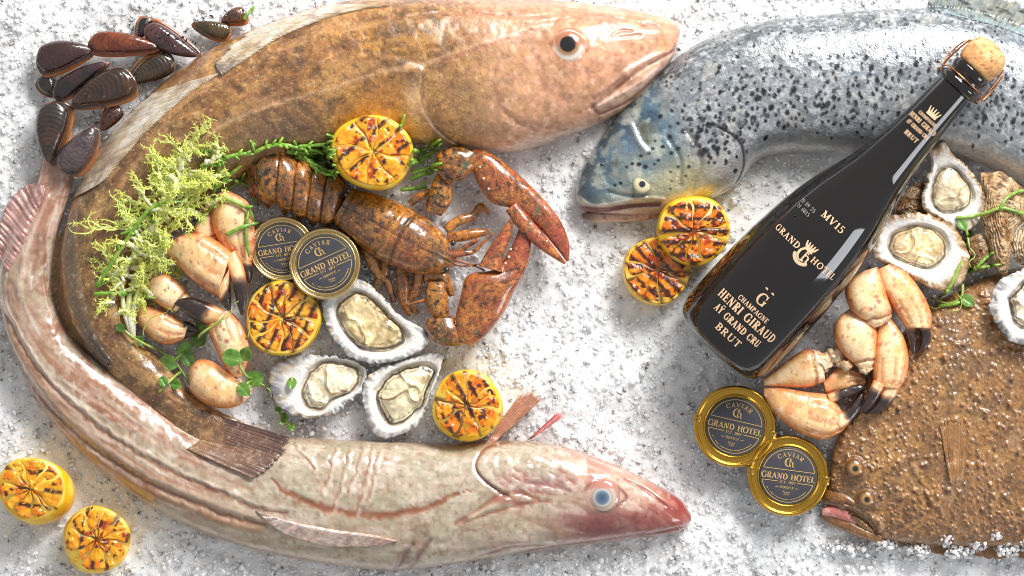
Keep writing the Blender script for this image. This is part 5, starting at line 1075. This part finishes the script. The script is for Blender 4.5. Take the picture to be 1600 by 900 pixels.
# ------------------------------------------------------------------ greens
MAT['leafy'] = skin('frisee_leaf', .42, .4, .2, grain=700, grain_amt=.1, bump=.2, bump_s=400, sss=.2, sss_c=(.6, 1, .2)); MAT['green'] = skin('samphire_stem', .35, .5, .15, grain=600, grain_amt=.15, bump=.25, bump_s=500)
rg = np.random.default_rng(12)
core = smooth_line([(206,492),(206,455),(222,410),(248,362),(280,312),(304,262)], 60)
fr = thing('frisee_lettuce', 'curly pale yellow-green frisee on the cod and crab claws', 'lettuce', 230, 370)
def frond(x, y, ang, ln, z0, lift, curl, seed, broad=1.0, tone=None):
    r = np.random.default_rng(seed); n = 9; pts = []; a = ang; px, py = x, y
    for i in range(n):
        f = i/(n-1); pts.append((px, py, z0+lift*math.sin(f*2.4)-4*f)); a += curl/n+r.normal()*.10; px += math.cos(a)*ln/n; py += math.sin(a)*ln/n
    pts = np.array(pts); gs = []; w0 = 2.2*broad
    inner = np.array((252, 250, 222)) if tone is None else np.array(tone[0]); outer = np.array((224, 234, 108)) if tone is None else np.array(tone[1])
    if tone is None and r.random() < .15: outer = np.array((206, 220, 110))
    g = tube(pts, np.linspace(w0, .8, n), 18, 6, .3); g.ucol([0, .5, 1], [inner, (inner+outer)/2, outer]); gs.append(g)
    dense = resample(pts, 60, 3)[0]; tg = np.gradient(dense, axis=0)
    k = 9; sgn = 1
    while k < 59:
        f = k/59; L_ = ln*(.50-.2*f)*(.6+.7*r.random()); th = math.atan2(tg[k, 1], tg[k, 0])+sgn*(.7+.5*r.random()); b = dense[k]; cz = r.normal()*.5+.3; q = []; aa = th; lx, ly, lz = b
        cl_ = -sgn*(.15+.55*r.random())
        for i in range(7):
            q.append((lx, ly, lz)); aa += cl_+r.normal()*.12; lx += math.cos(aa)*L_/5; ly += math.sin(aa)*L_/5; lz += cz*L_/7*(1 if i < 3 else -.4)
        q = np.array(q); g = tube(q, [1.9*broad, 1.7*broad, 1.5, 1.3, 1.0, .7, .4], 13, 5, .4); g.ucol([0, .4, 1], [(inner*.5+outer*.5), outer, outer*.94]); gs.append(g)
        for j in (1, 2, 3, 4, 5):
            for s2 in (-1, 1):
                if r.random() < .5: continue
                d2 = q[j+1]-q[j-1]; t2 = math.atan2(d2[1], d2[0])+s2*(.8+.5*r.random()); l2 = 3+4*r.random(); b2 = q[j]
                e2 = b2+np.array([math.cos(t2)*l2, math.sin(t2)*l2, r.normal()*1.2+.6]); g = tube([b2, (b2+e2)/2+np.array([0, 0, .5]), e2], [1.1, .8, .3], 5, 4, .5); g.fill(outer*(.92+.16*r.random())); gs.append(g)
        k += int(6+4*r.random()); sgn = -sgn
    return joinG('frond', gs, MAT['leafy'], fr)
nf = 0
for i in range(96):
    k = rg.random()**.85; c = core[int(k*59)]; side = rg.choice([-1, 1]); tg = core[min(59, int(k*59)+1)]-core[max(0, int(k*59)-1)]; base = math.atan2(tg[1], tg[0])
    ang = base+side*(.25+1.2*rg.random()); wid = (58 if k > .15 else 34) if side < 0 else 46
    x, y = c+rg.normal(size=2)*np.array([13, 12]); ln = wid*(.75+.6*rg.random())
    if k > .8: ln *= .85
    z = probe(x, y, 10)
    frond(x, y, ang, ln, z+4+rg.random()*22, 8+10*rg.random(), rg.normal()*1.5, 500+i, 1.1 if rg.random() < .6 else 2.0)
frond(292, 262, -1.35, 82, probe(300, 240)+8, 8, .3, 700, 1.5, ((226,226,140),(214,218,110))); frond(297, 228, -.45, 46, probe(310, 220)+8, 6, -.5, 701, 1.9, ((226,226,140),(218,222,120))); frond(300, 232, -.1, 40, probe(320, 225)+8, 6, .5, 702, 1.3, ((226,226,140),(214,218,110)))
frond(214, 362, 3.4, 88, probe(160, 355)+8, 6, -.55, 703, 1.0); frond(210, 405, 3.0, 66, probe(170, 400)+8, 6, .9, 704); frond(236, 412, .25, 62, probe(260, 420)+30, 6, .7, 705, 1.2); frond(196, 440, 2.6, 52, probe(170, 440)+8, 6, -.8, 706)
for k, (dx, w) in enumerate([(-4, 4.5), (0, 5.5), (4, 4.0)]):
    g = tube([(209+dx*.4, 528, 44), (206+dx, 505, 52), (204+dx*2, 480, 58), (206+dx*3, 452, 62)], [w*.7, w, w*.9, w*.5], 20, 8, .6); g.ucol([0, .5, 1], [(226,216,182),(244,242,220),(226,230,150)]); g.build('stem', MAT['leafy'], fr)

def sprig(label, runs, group='samphire sprigs', lift=5, buds=.5, c0=(120, 164, 52), seed=0, name='samphire_sprig'):
    x, y = np.mean([p for r in runs for p in r[0]], axis=0)[:2]; t = thing(name, label, 'samphire', x, y, 0, group); r_ = np.random.default_rng(seed)
    for pts, w in runs:
        pts = np.array(pts, float); q = resample(pts, 14)[0]; zz = probes(q[:, 0], q[:, 1], 6); z = np.array([max(zz[max(0, i-1):i+2]) for i in range(14)])+lift
        p3 = np.c_[q, z]; n = 64; g = tube(p3, np.r_[np.full(11, w), w*.85, w*.7, w*.35], n, 9)
        seg = np.abs(np.sin(np.linspace(0, max(2, len(q)*np.linalg.norm(np.diff(pts, axis=0), axis=1).sum()/150), n)*np.pi))
        ctr = g.P.mean(1, keepdims=True); g.P = ctr+(g.P-ctr)*(.82+.22*seg**.5)[:, None, None]
        g.fill(c0); g.tint(20, (88, 134, 44), .48, .66, .7, seed+3); g.tint(16, (168, 188, 86), .55, .7, .6, seed+4); g.mix((seg < .2)[:, None]*.35*np.ones((1, 9)), (176, 190, 96)); st = g.build('stem', MAT['green'], t)
        Lr = np.linalg.norm(np.diff(pts, axis=0), axis=1).sum()
        for k in range(int(Lr/13*buds)):
            i = r_.integers(2, 12); d = q[i]-q[i-1]; a = math.atan2(d[1], d[0])+r_.choice([-1, 1])*(.5+.4*r_.random()); l = 6+9*r_.random(); e = q[i]+np.array([math.cos(a), math.sin(a)])*l
            g = tube([(*q[i], z[i]), (*(q[i]*.5+e*.5), z[i]+3), (*e, z[i]+2)], [w*.7, w*.75, w*.4], 12, 7); g.fill(np.array(c0)*(.85+.4*r_.random())); g.build('bud', MAT['green'], t)
    return t
sprig('long samphire stem curving over the frisee', [([(158,446),(182,410),(200,383),(220,353),(243,327),(267,318),(300,317)], 3.4), ([(245,340),(246,362),(240,386)], 2.6), ([(196,367),(214,360),(232,352)], 2.2)], seed=1, lift=24, buds=.15, c0=(104,146,40))
sprig('short samphire stem at the foot of the frisee', [([(152,459),(190,458),(222,462),(247,466)], 3.2), ([(155,448),(172,440),(195,424)], 2.8)], seed=2, lift=14)
sprig('samphire stem looping over the spotted crab claw', [([(305,324),(330,314),(350,311),(373,318),(392,330),(398,345)], 3.0), ([(390,330),(387,365),(391,402)], 2.6), ([(356,368),(380,356),(408,347)], 3.0), ([(345,312),(326,332),(308,352)], 2.6)], seed=3, lift=6, buds=.12)
sprig('tangled samphire tips between the frisee and the lobster tail', [([(288,240),(315,238),(345,240),(362,250)], 3.2), ([(350,250),(378,243),(400,243)], 3.2), ([(334,302),(345,275),(346,250)], 3.4), ([(340,294),(364,272),(380,260)], 3.0), ([(366,282),(388,292),(396,318)], 3.0), ([(318,262),(338,250),(358,256)], 2.8), ([(345,300),(372,284),(384,270)], 2.8), ([(310,275),(330,258),(345,262)], 2.8)], seed=4, lift=8, buds=.9)
sprig('samphire bundle between the lobster tail and the lemon', [([(400,241),(420,231),(445,228),(470,233),(498,236),(528,238)], 3.4), ([(450,238),(485,244),(525,250)], 3.4), ([(462,246),(495,254),(530,262)], 3.2), ([(470,230),(500,228),(525,224)], 3.0), ([(480,252),(505,264),(528,276)], 3.2), ([(394,222),(404,230)], 2.6), ([(462,222),(468,236)], 2.4), ([(486,258),(508,272),(534,272)], 3), ([(456,236),(490,240),(520,232)], 3), ([(512,212),(526,218)], 2.6), ([(470,240),(500,248),(530,244)], 3.2)], seed=5, lift=5, buds=1.1)
sprig('samphire tips poking out right of the lemon towards the lobster claw', [([(640,262),(665,245),(691,224)], 3.4), ([(642,270),(670,262),(692,256)], 3.4), ([(648,240),(668,230),(690,219)], 3.2), ([(625,296),(645,294),(668,292)], 3.0), ([(634,182),(631,194),(627,206)], 2.6), ([(644,255),(668,240),(686,234)], 3), ([(640,280),(660,272),(684,266)], 3)], seed=6, lift=6, buds=.4)
sprig('samphire stem crossing the right-hand oysters', [([(1490,341),(1515,339),(1540,332),(1560,326),(1590,334),(1620,340)], 2.8), ([(1556,327),(1566,312),(1582,302),(1606,296)], 2.8)], seed=7, lift=3, buds=.1, group='samphire on the right oysters', c0=(132,166,60))
sprig('samphire pieces standing between the right oysters and the flatfish', [([(1470,466),(1486,436),(1499,406)], 3.0), ([(1519,424),(1532,408),(1549,394)], 3.0), ([(1519,419),(1540,417),(1561,413)], 2.8), ([(1466,478),(1485,476),(1505,470)], 3.2)], seed=8, lift=4, buds=.15, group='samphire on the right oysters', c0=(126,164,58))
sprig('short green samphire tip in the ice near the top edge', [([(380,30),(388,18),(396,8)], 3)], seed=9, lift=2, buds=0)

def pea(label, stems, leaves, tendrils, seed=0, lift=6):
    x, y = np.mean([p for r in stems for p in r], axis=0); t = thing('pea_shoot', label, 'pea shoot', x, y, 0, 'pea shoots'); r_ = np.random.default_rng(seed)
    def zz(q): 
        z = probes(q[:, 0], q[:, 1], 8); return np.array([max(z[max(0, i-2):i+3]) for i in range(len(q))])+lift
    for pts in stems:
        q = resample(pts, 14)[0]; g = tube(np.c_[q, zz(q)], np.linspace(2.5, 1.6, 14), 30, 8); g.fill((150,176,76)); g.tint(14, (196,206,130), .5, .66, .7, seed); g.build('stem', MAT['green'], t)
    for pts in tendrils:
        q = resample(pts, 18)[0]; g = tube(np.c_[q, zz(q)+2], np.linspace(1.2, .6, 18), 46, 6); g.fill((164,182,84)); g.build('tendril', MAT['green'], t)
    for x, y, r, a in leaves:
        z = probe(x, y, 8)+lift+3; st = []; d = np.array([math.cos(a), math.sin(a)]); nn = np.array([-d[1], d[0]]); tl = (r_.random()-.5)*.5
        for s_, w in [(-1.05, .10), (-.8, .55), (-.35, .84), (.2, .82), (.65, .52), (.95, .18), (1.05, .03)]:
            c = np.array([x, y])+d*s_*r; st.append((*(c+nn*w*r), *(c-nn*w*r), z+3*math.sin(s_*2)+tl*r*s_, r*.16*w, r*.02+.8))
        g = loft(st, 30, 20, 6); cr = np.exp(-((g.v-.5)/.05)**2)*g.top; g.P[..., 2] -= cr*1.6; g.P[..., 2] += np.abs(g.v-.5)*r*.35
        g.fill((98,146,58)); g.tint(10, (66,112,40), .45, .65, .7, seed+4); g.mix(cr*.5, (166,192,110)); vein = np.abs(np.sin((g.u*9+np.abs(g.v-.5)*5)*np.pi)); g.mix(sstep(.18, 0, vein)*.35, (150,180,96)); g.tint(8, (150,182,100), .62, .72, .5, seed+6); g.build('leaf', MAT['leafy'], t)
pea('branching pea shoot lying across the cod below the crab claws', [[(192,512),(212,528),(232,540),(252,551),(270,564),(282,580),(297,604)], [(282,580),(268,594),(250,612)], [(270,564),(290,548),(312,526),(330,512),(354,496)]],
    [(192,512,8,.4),(218,533,9,.8),(288,548,15,-1.2),(262,568,15,.3),(292,562,12,1.0),(319,508,16,-.9),(308,531,14,2.4),(258,596,9,1.0),(276,600,10,.2)], [[(230,540),(226,518),(238,498),(262,488)],[(262,488),(268,482),(272,490)],[(350,498),(362,490),(368,476),(376,470)]], 3, 6)
pea('pea shoot leaves at the lowest crab piece by the bluish oyster', [[(372,556),(380,575),(392,592),(414,604)], [(392,592),(384,606),(376,612)]], [(367,558,16,.2),(387,552,12,-1.1),(398,592,15,-.3),(384,608,12,.8)], [[(388,530),(392,512),(390,496),(398,486)],[(414,604),(422,610),(424,620)]], 8, 8)
pea('small wilted pea sprig dangling onto the ice below the bluish oyster', [[(428,630),(436,645),(446,660),(458,672)]], [(434,640,7,1.2),(444,652,7,.4),(454,668,7,.9),(440,660,5,2.)], [], 9, 3)
pea('single tiny green leaf on the lip of the bluish oyster', [[(455,590),(456,600)]], [(456,599,9,1.5)], [], 10, 1)
pea('curled pea tendrils and leaves between the right oysters and flatfish', [[(1500,350),(1508,366),(1512,388)], [(1504,445),(1500,465),(1480,474),(1458,466)]], [(1500,352,9,1.),(1514,366,9,1.9),(1508,380,7,.5),(1512,418,10,1.4),(1510,470,11,.6)], [[(1512,388),(1520,400),(1510,412),(1524,440)],[(1460,464),(1450,470),(1458,482),(1474,476),(1466,466)],[(1490,452),(1500,470),(1496,484),(1480,486)]], 11, 4)
# ------------------------------------------------------------------ crushed ice
def ice_mat(name, trans, rough, bump):
    m, N, L, B = new_mat(name)
    B.inputs['Base Color'].default_value = (0.86, 0.875, 0.89, 1); B.inputs['Roughness'].default_value = rough
    B.inputs['Transmission Weight'].default_value = trans; B.inputs['IOR'].default_value = 1.31
    B.inputs['Specular IOR Level'].default_value = 0.6
    if not trans:
        B.inputs['Subsurface Weight'].default_value = 1.0; B.inputs['Subsurface Radius'].default_value = (.9, .95, 1.0); B.inputs['Subsurface Scale'].default_value = .006
    tc = N.new('ShaderNodeTexCoord'); nz = N.new('ShaderNodeTexNoise'); nz.inputs['Scale'].default_value = 420; nz.inputs['Detail'].default_value = 6
    L.new(tc.outputs['Object'], nz.inputs['Vector']); bp = N.new('ShaderNodeBump'); bp.inputs['Strength'].default_value = bump; bp.inputs['Distance'].default_value = .0015
    L.new(nz.outputs['Fac'], bp.inputs['Height']); L.new(bp.outputs[0], B.inputs['Normal'])
    n2 = N.new('ShaderNodeTexNoise'); n2.inputs['Scale'].default_value = 60; n2.inputs['Detail'].default_value = 5; L.new(tc.outputs['Object'], n2.inputs['Vector'])
    cr = N.new('ShaderNodeValToRGB'); cr.color_ramp.elements[0].color = (.82, .835, .85, 1); cr.color_ramp.elements[1].color = (.955, .957, .96, 1)
    cr.color_ramp.elements[0].position = .3; cr.color_ramp.elements[1].position = .62
    L.new(n2.outputs['Fac'], cr.inputs[0]); L.new(cr.outputs[0], B.inputs['Base Color'])
    return m
MAT['ice'] = ice_mat('crushed_ice', 0.0, .22, .55); MAT['shard'] = ice_mat('ice_shard', 0, .10, .5); MAT['clear'] = ice_mat('clear_ice', .22, .05, .3)
nx, ny = 620, 440
gx = np.linspace(-520, 2120, nx); gy = np.linspace(-480, 1380, ny); X, Y = np.meshgrid(gx, gy, indexing='ij')
def ice_h(X, Y):
    return (fbm(X, Y, 120, 5, 3)-.5)*22+(fbm(X, Y, 16, 6, 3)-.5)*9-4
Z = ice_h(X, Y)
i, j = np.meshgrid(np.arange(nx-1), np.arange(ny-1), indexing='ij')
F = [tuple(r) for r in np.stack([i*ny+j, (i+1)*ny+j, (i+1)*ny+j+1, i*ny+j+1], -1).reshape(-1, 4).tolist()]
o = mesh_obj('ice_bed', np.stack([X, Y, Z], -1).reshape(-1, 3), F, MAT['ice'], smooth=True, kind='structure')
phi = (1+5**.5)/2
ico = np.array([(-1,phi,0),(1,phi,0),(-1,-phi,0),(1,-phi,0),(0,-1,phi),(0,1,phi),(0,-1,-phi),(0,1,-phi),(phi,0,-1),(phi,0,1),(-phi,0,-1),(-phi,0,1)])/1.902
icf = np.array([(0,11,5),(0,5,1),(0,1,7),(0,7,10),(0,10,11),(1,5,9),(5,11,4),(11,10,2),(10,7,6),(7,1,8),(3,9,4),(3,4,2),(3,2,6),(3,6,8),(3,8,9),(4,9,5),(2,4,11),(6,2,10),(8,6,7),(9,8,1)])
r_ = np.random.default_rng(3)
CX, CY = np.meshgrid(-38+4*np.arange(420), -38+4*np.arange(245), indexing='ij')
COV = np.full(CX.shape, -50.0)
for tag_, b_, (x0, x1, y0, y1) in BV:
    for i_, j_ in zip(*np.where((CX > x0) & (CX < x1) & (CY > y0) & (CY < y1))):
        if COV[i_, j_] > 14: continue
        h_ = b_.ray_cast(Vector((CX[i_, j_], CY[i_, j_], 2000)), Vector((0, 0, -1)))
        if h_[0] is not None: COV[i_, j_] = max(COV[i_, j_], h_[0].z)
def shards(n, smin, smax, pile, seed):
    r_ = np.random.default_rng(seed); VV = []; 
    xs = -40+r_.random(n)*1680; ys = -40+r_.random(n)*980; m_ = n//14; xs[:m_] = -300+r_.random(m_)*2200; ys[:m_] = -260+r_.random(m_)*1420
    hz = ice_h(xs, ys); keep = COV[np.clip(((xs+40)/4).astype(int), 0, 419), np.clip(((ys+40)/4).astype(int), 0, 244)] < hz+10; keep &= ~((xs > 1620) & (COV[418, np.clip(((ys+40)/4).astype(int), 0, 244)] > 10))
    xs, ys, hz = xs[keep], ys[keep], hz[keep]
    for x, y, z in zip(xs, ys, hz):
        s = smin+(smax-smin)*r_.random()**2.2
        A = np.linalg.qr(r_.normal(size=(3, 3)))[0]
        V = ico*(.7+.5*r_.random((12, 1)))*np.array([1, .55+.4*r_.random(), .45+.4*r_.random()])*s
        VV.append(V@A.T+np.array([x, y, z+pile*s*(r_.random()-.25)]))
    V = np.concatenate(VV); k = len(VV)
    F = (icf[None]+(np.arange(k)*12)[:, None, None]).reshape(-1, 3)
    return V, [tuple(f) for f in F.tolist()]
V, F = shards(38000, 1.4, 5.6, .42, 11)
add = []
for (cx, cy, sx, sy, k, zt) in [(1436,860,14,8,100,46),(1478,842,9,8,110,70),(1500,862,16,8,110,48),(1530,850,10,7,90,60),(1556,836,8,7,80,72),(1574,858,14,9,110,52),(1606,846,13,10,130,66),(1385,850,16,7,80,40),(1340,858,30,8,110,20),(1305,522,12,14,50,30),(1458,528,12,12,40,54),(990,222,40,12,110,12),(470,668,26,10,60,10),(260,905,200,14,260,10),(900,880,160,14,220,10),(720,665,30,12,60,10)]:
    for q in range(k):
        s = 2.0+4.5*r_.random()**2; A = np.linalg.qr(r_.normal(size=(3, 3)))[0]; x, y = cx+sx*r_.normal(), cy+sy*r_.normal(); fall = math.exp(-((x-cx)/sx)**2/3-((y-cy)/sy)**2/3)
        W_ = ico*(.7+.5*r_.random((12, 1)))*np.array([1, .8, .7])*s; add.append(W_@A.T+np.array([x, y, zt*.86*fall*(.35+.65*r_.random())]))
F += [tuple(f) for f in (icf[None]+(len(V)+np.arange(len(add))*12)[:, None, None]).reshape(-1, 3).tolist()]; V = np.vstack([V]+add)
mesh_obj('ice_shards', V, F, MAT['shard'], smooth=False, kind='stuff', label='loose crushed ice granules scattered over the whole bed', cat='ice')
V, F = shards(3600, 3, 9.5, .12, 19)
mesh_obj('clear_ice_chunks', V, F, MAT['clear'], smooth=False, kind='stuff', label='clear glassy ice chips lying among the white ice', cat='ice')
rb = np.random.default_rng(77); parts = []
for q in range(150):
    cx, cy, sx, sy = [(205,40,22,12),(270,55,40,14),(340,25,25,10),(80,130,24,40),(150,180,24,20),(800,450,800,450)][q % 6 if q % 9 else 5]
    x, y = np.clip(cx+sx*rb.normal()*.8, 0, 1600), np.clip(cy+sy*rb.normal()*.8, 0, 900); s_ = .9+1.6*rb.random(); A = np.linalg.qr(rb.normal(size=(3, 3)))[0]
    parts.append((ico*(.6+.6*rb.random((12, 1)))*np.array([1.8, .7, .5])*s_)@A.T+np.array([x, y, max(probe(x, y, -50), float(ice_h(np.array(x), np.array(y)))+2)+1]))
MAT['debris'] = skin('dark_debris', .4, .6, .15, color=(26, 20, 20), grain=500, grain_amt=.2, bump=.2)
mesh_obj('shell_debris', np.concatenate(parts), [tuple(f) for f in (icf[None]+(np.arange(len(parts))*12)[:, None, None]).reshape(-1, 3).tolist()], MAT['debris'], smooth=False, kind='stuff', label='tiny dark shell and seaweed flecks around the mussels', cat='debris')
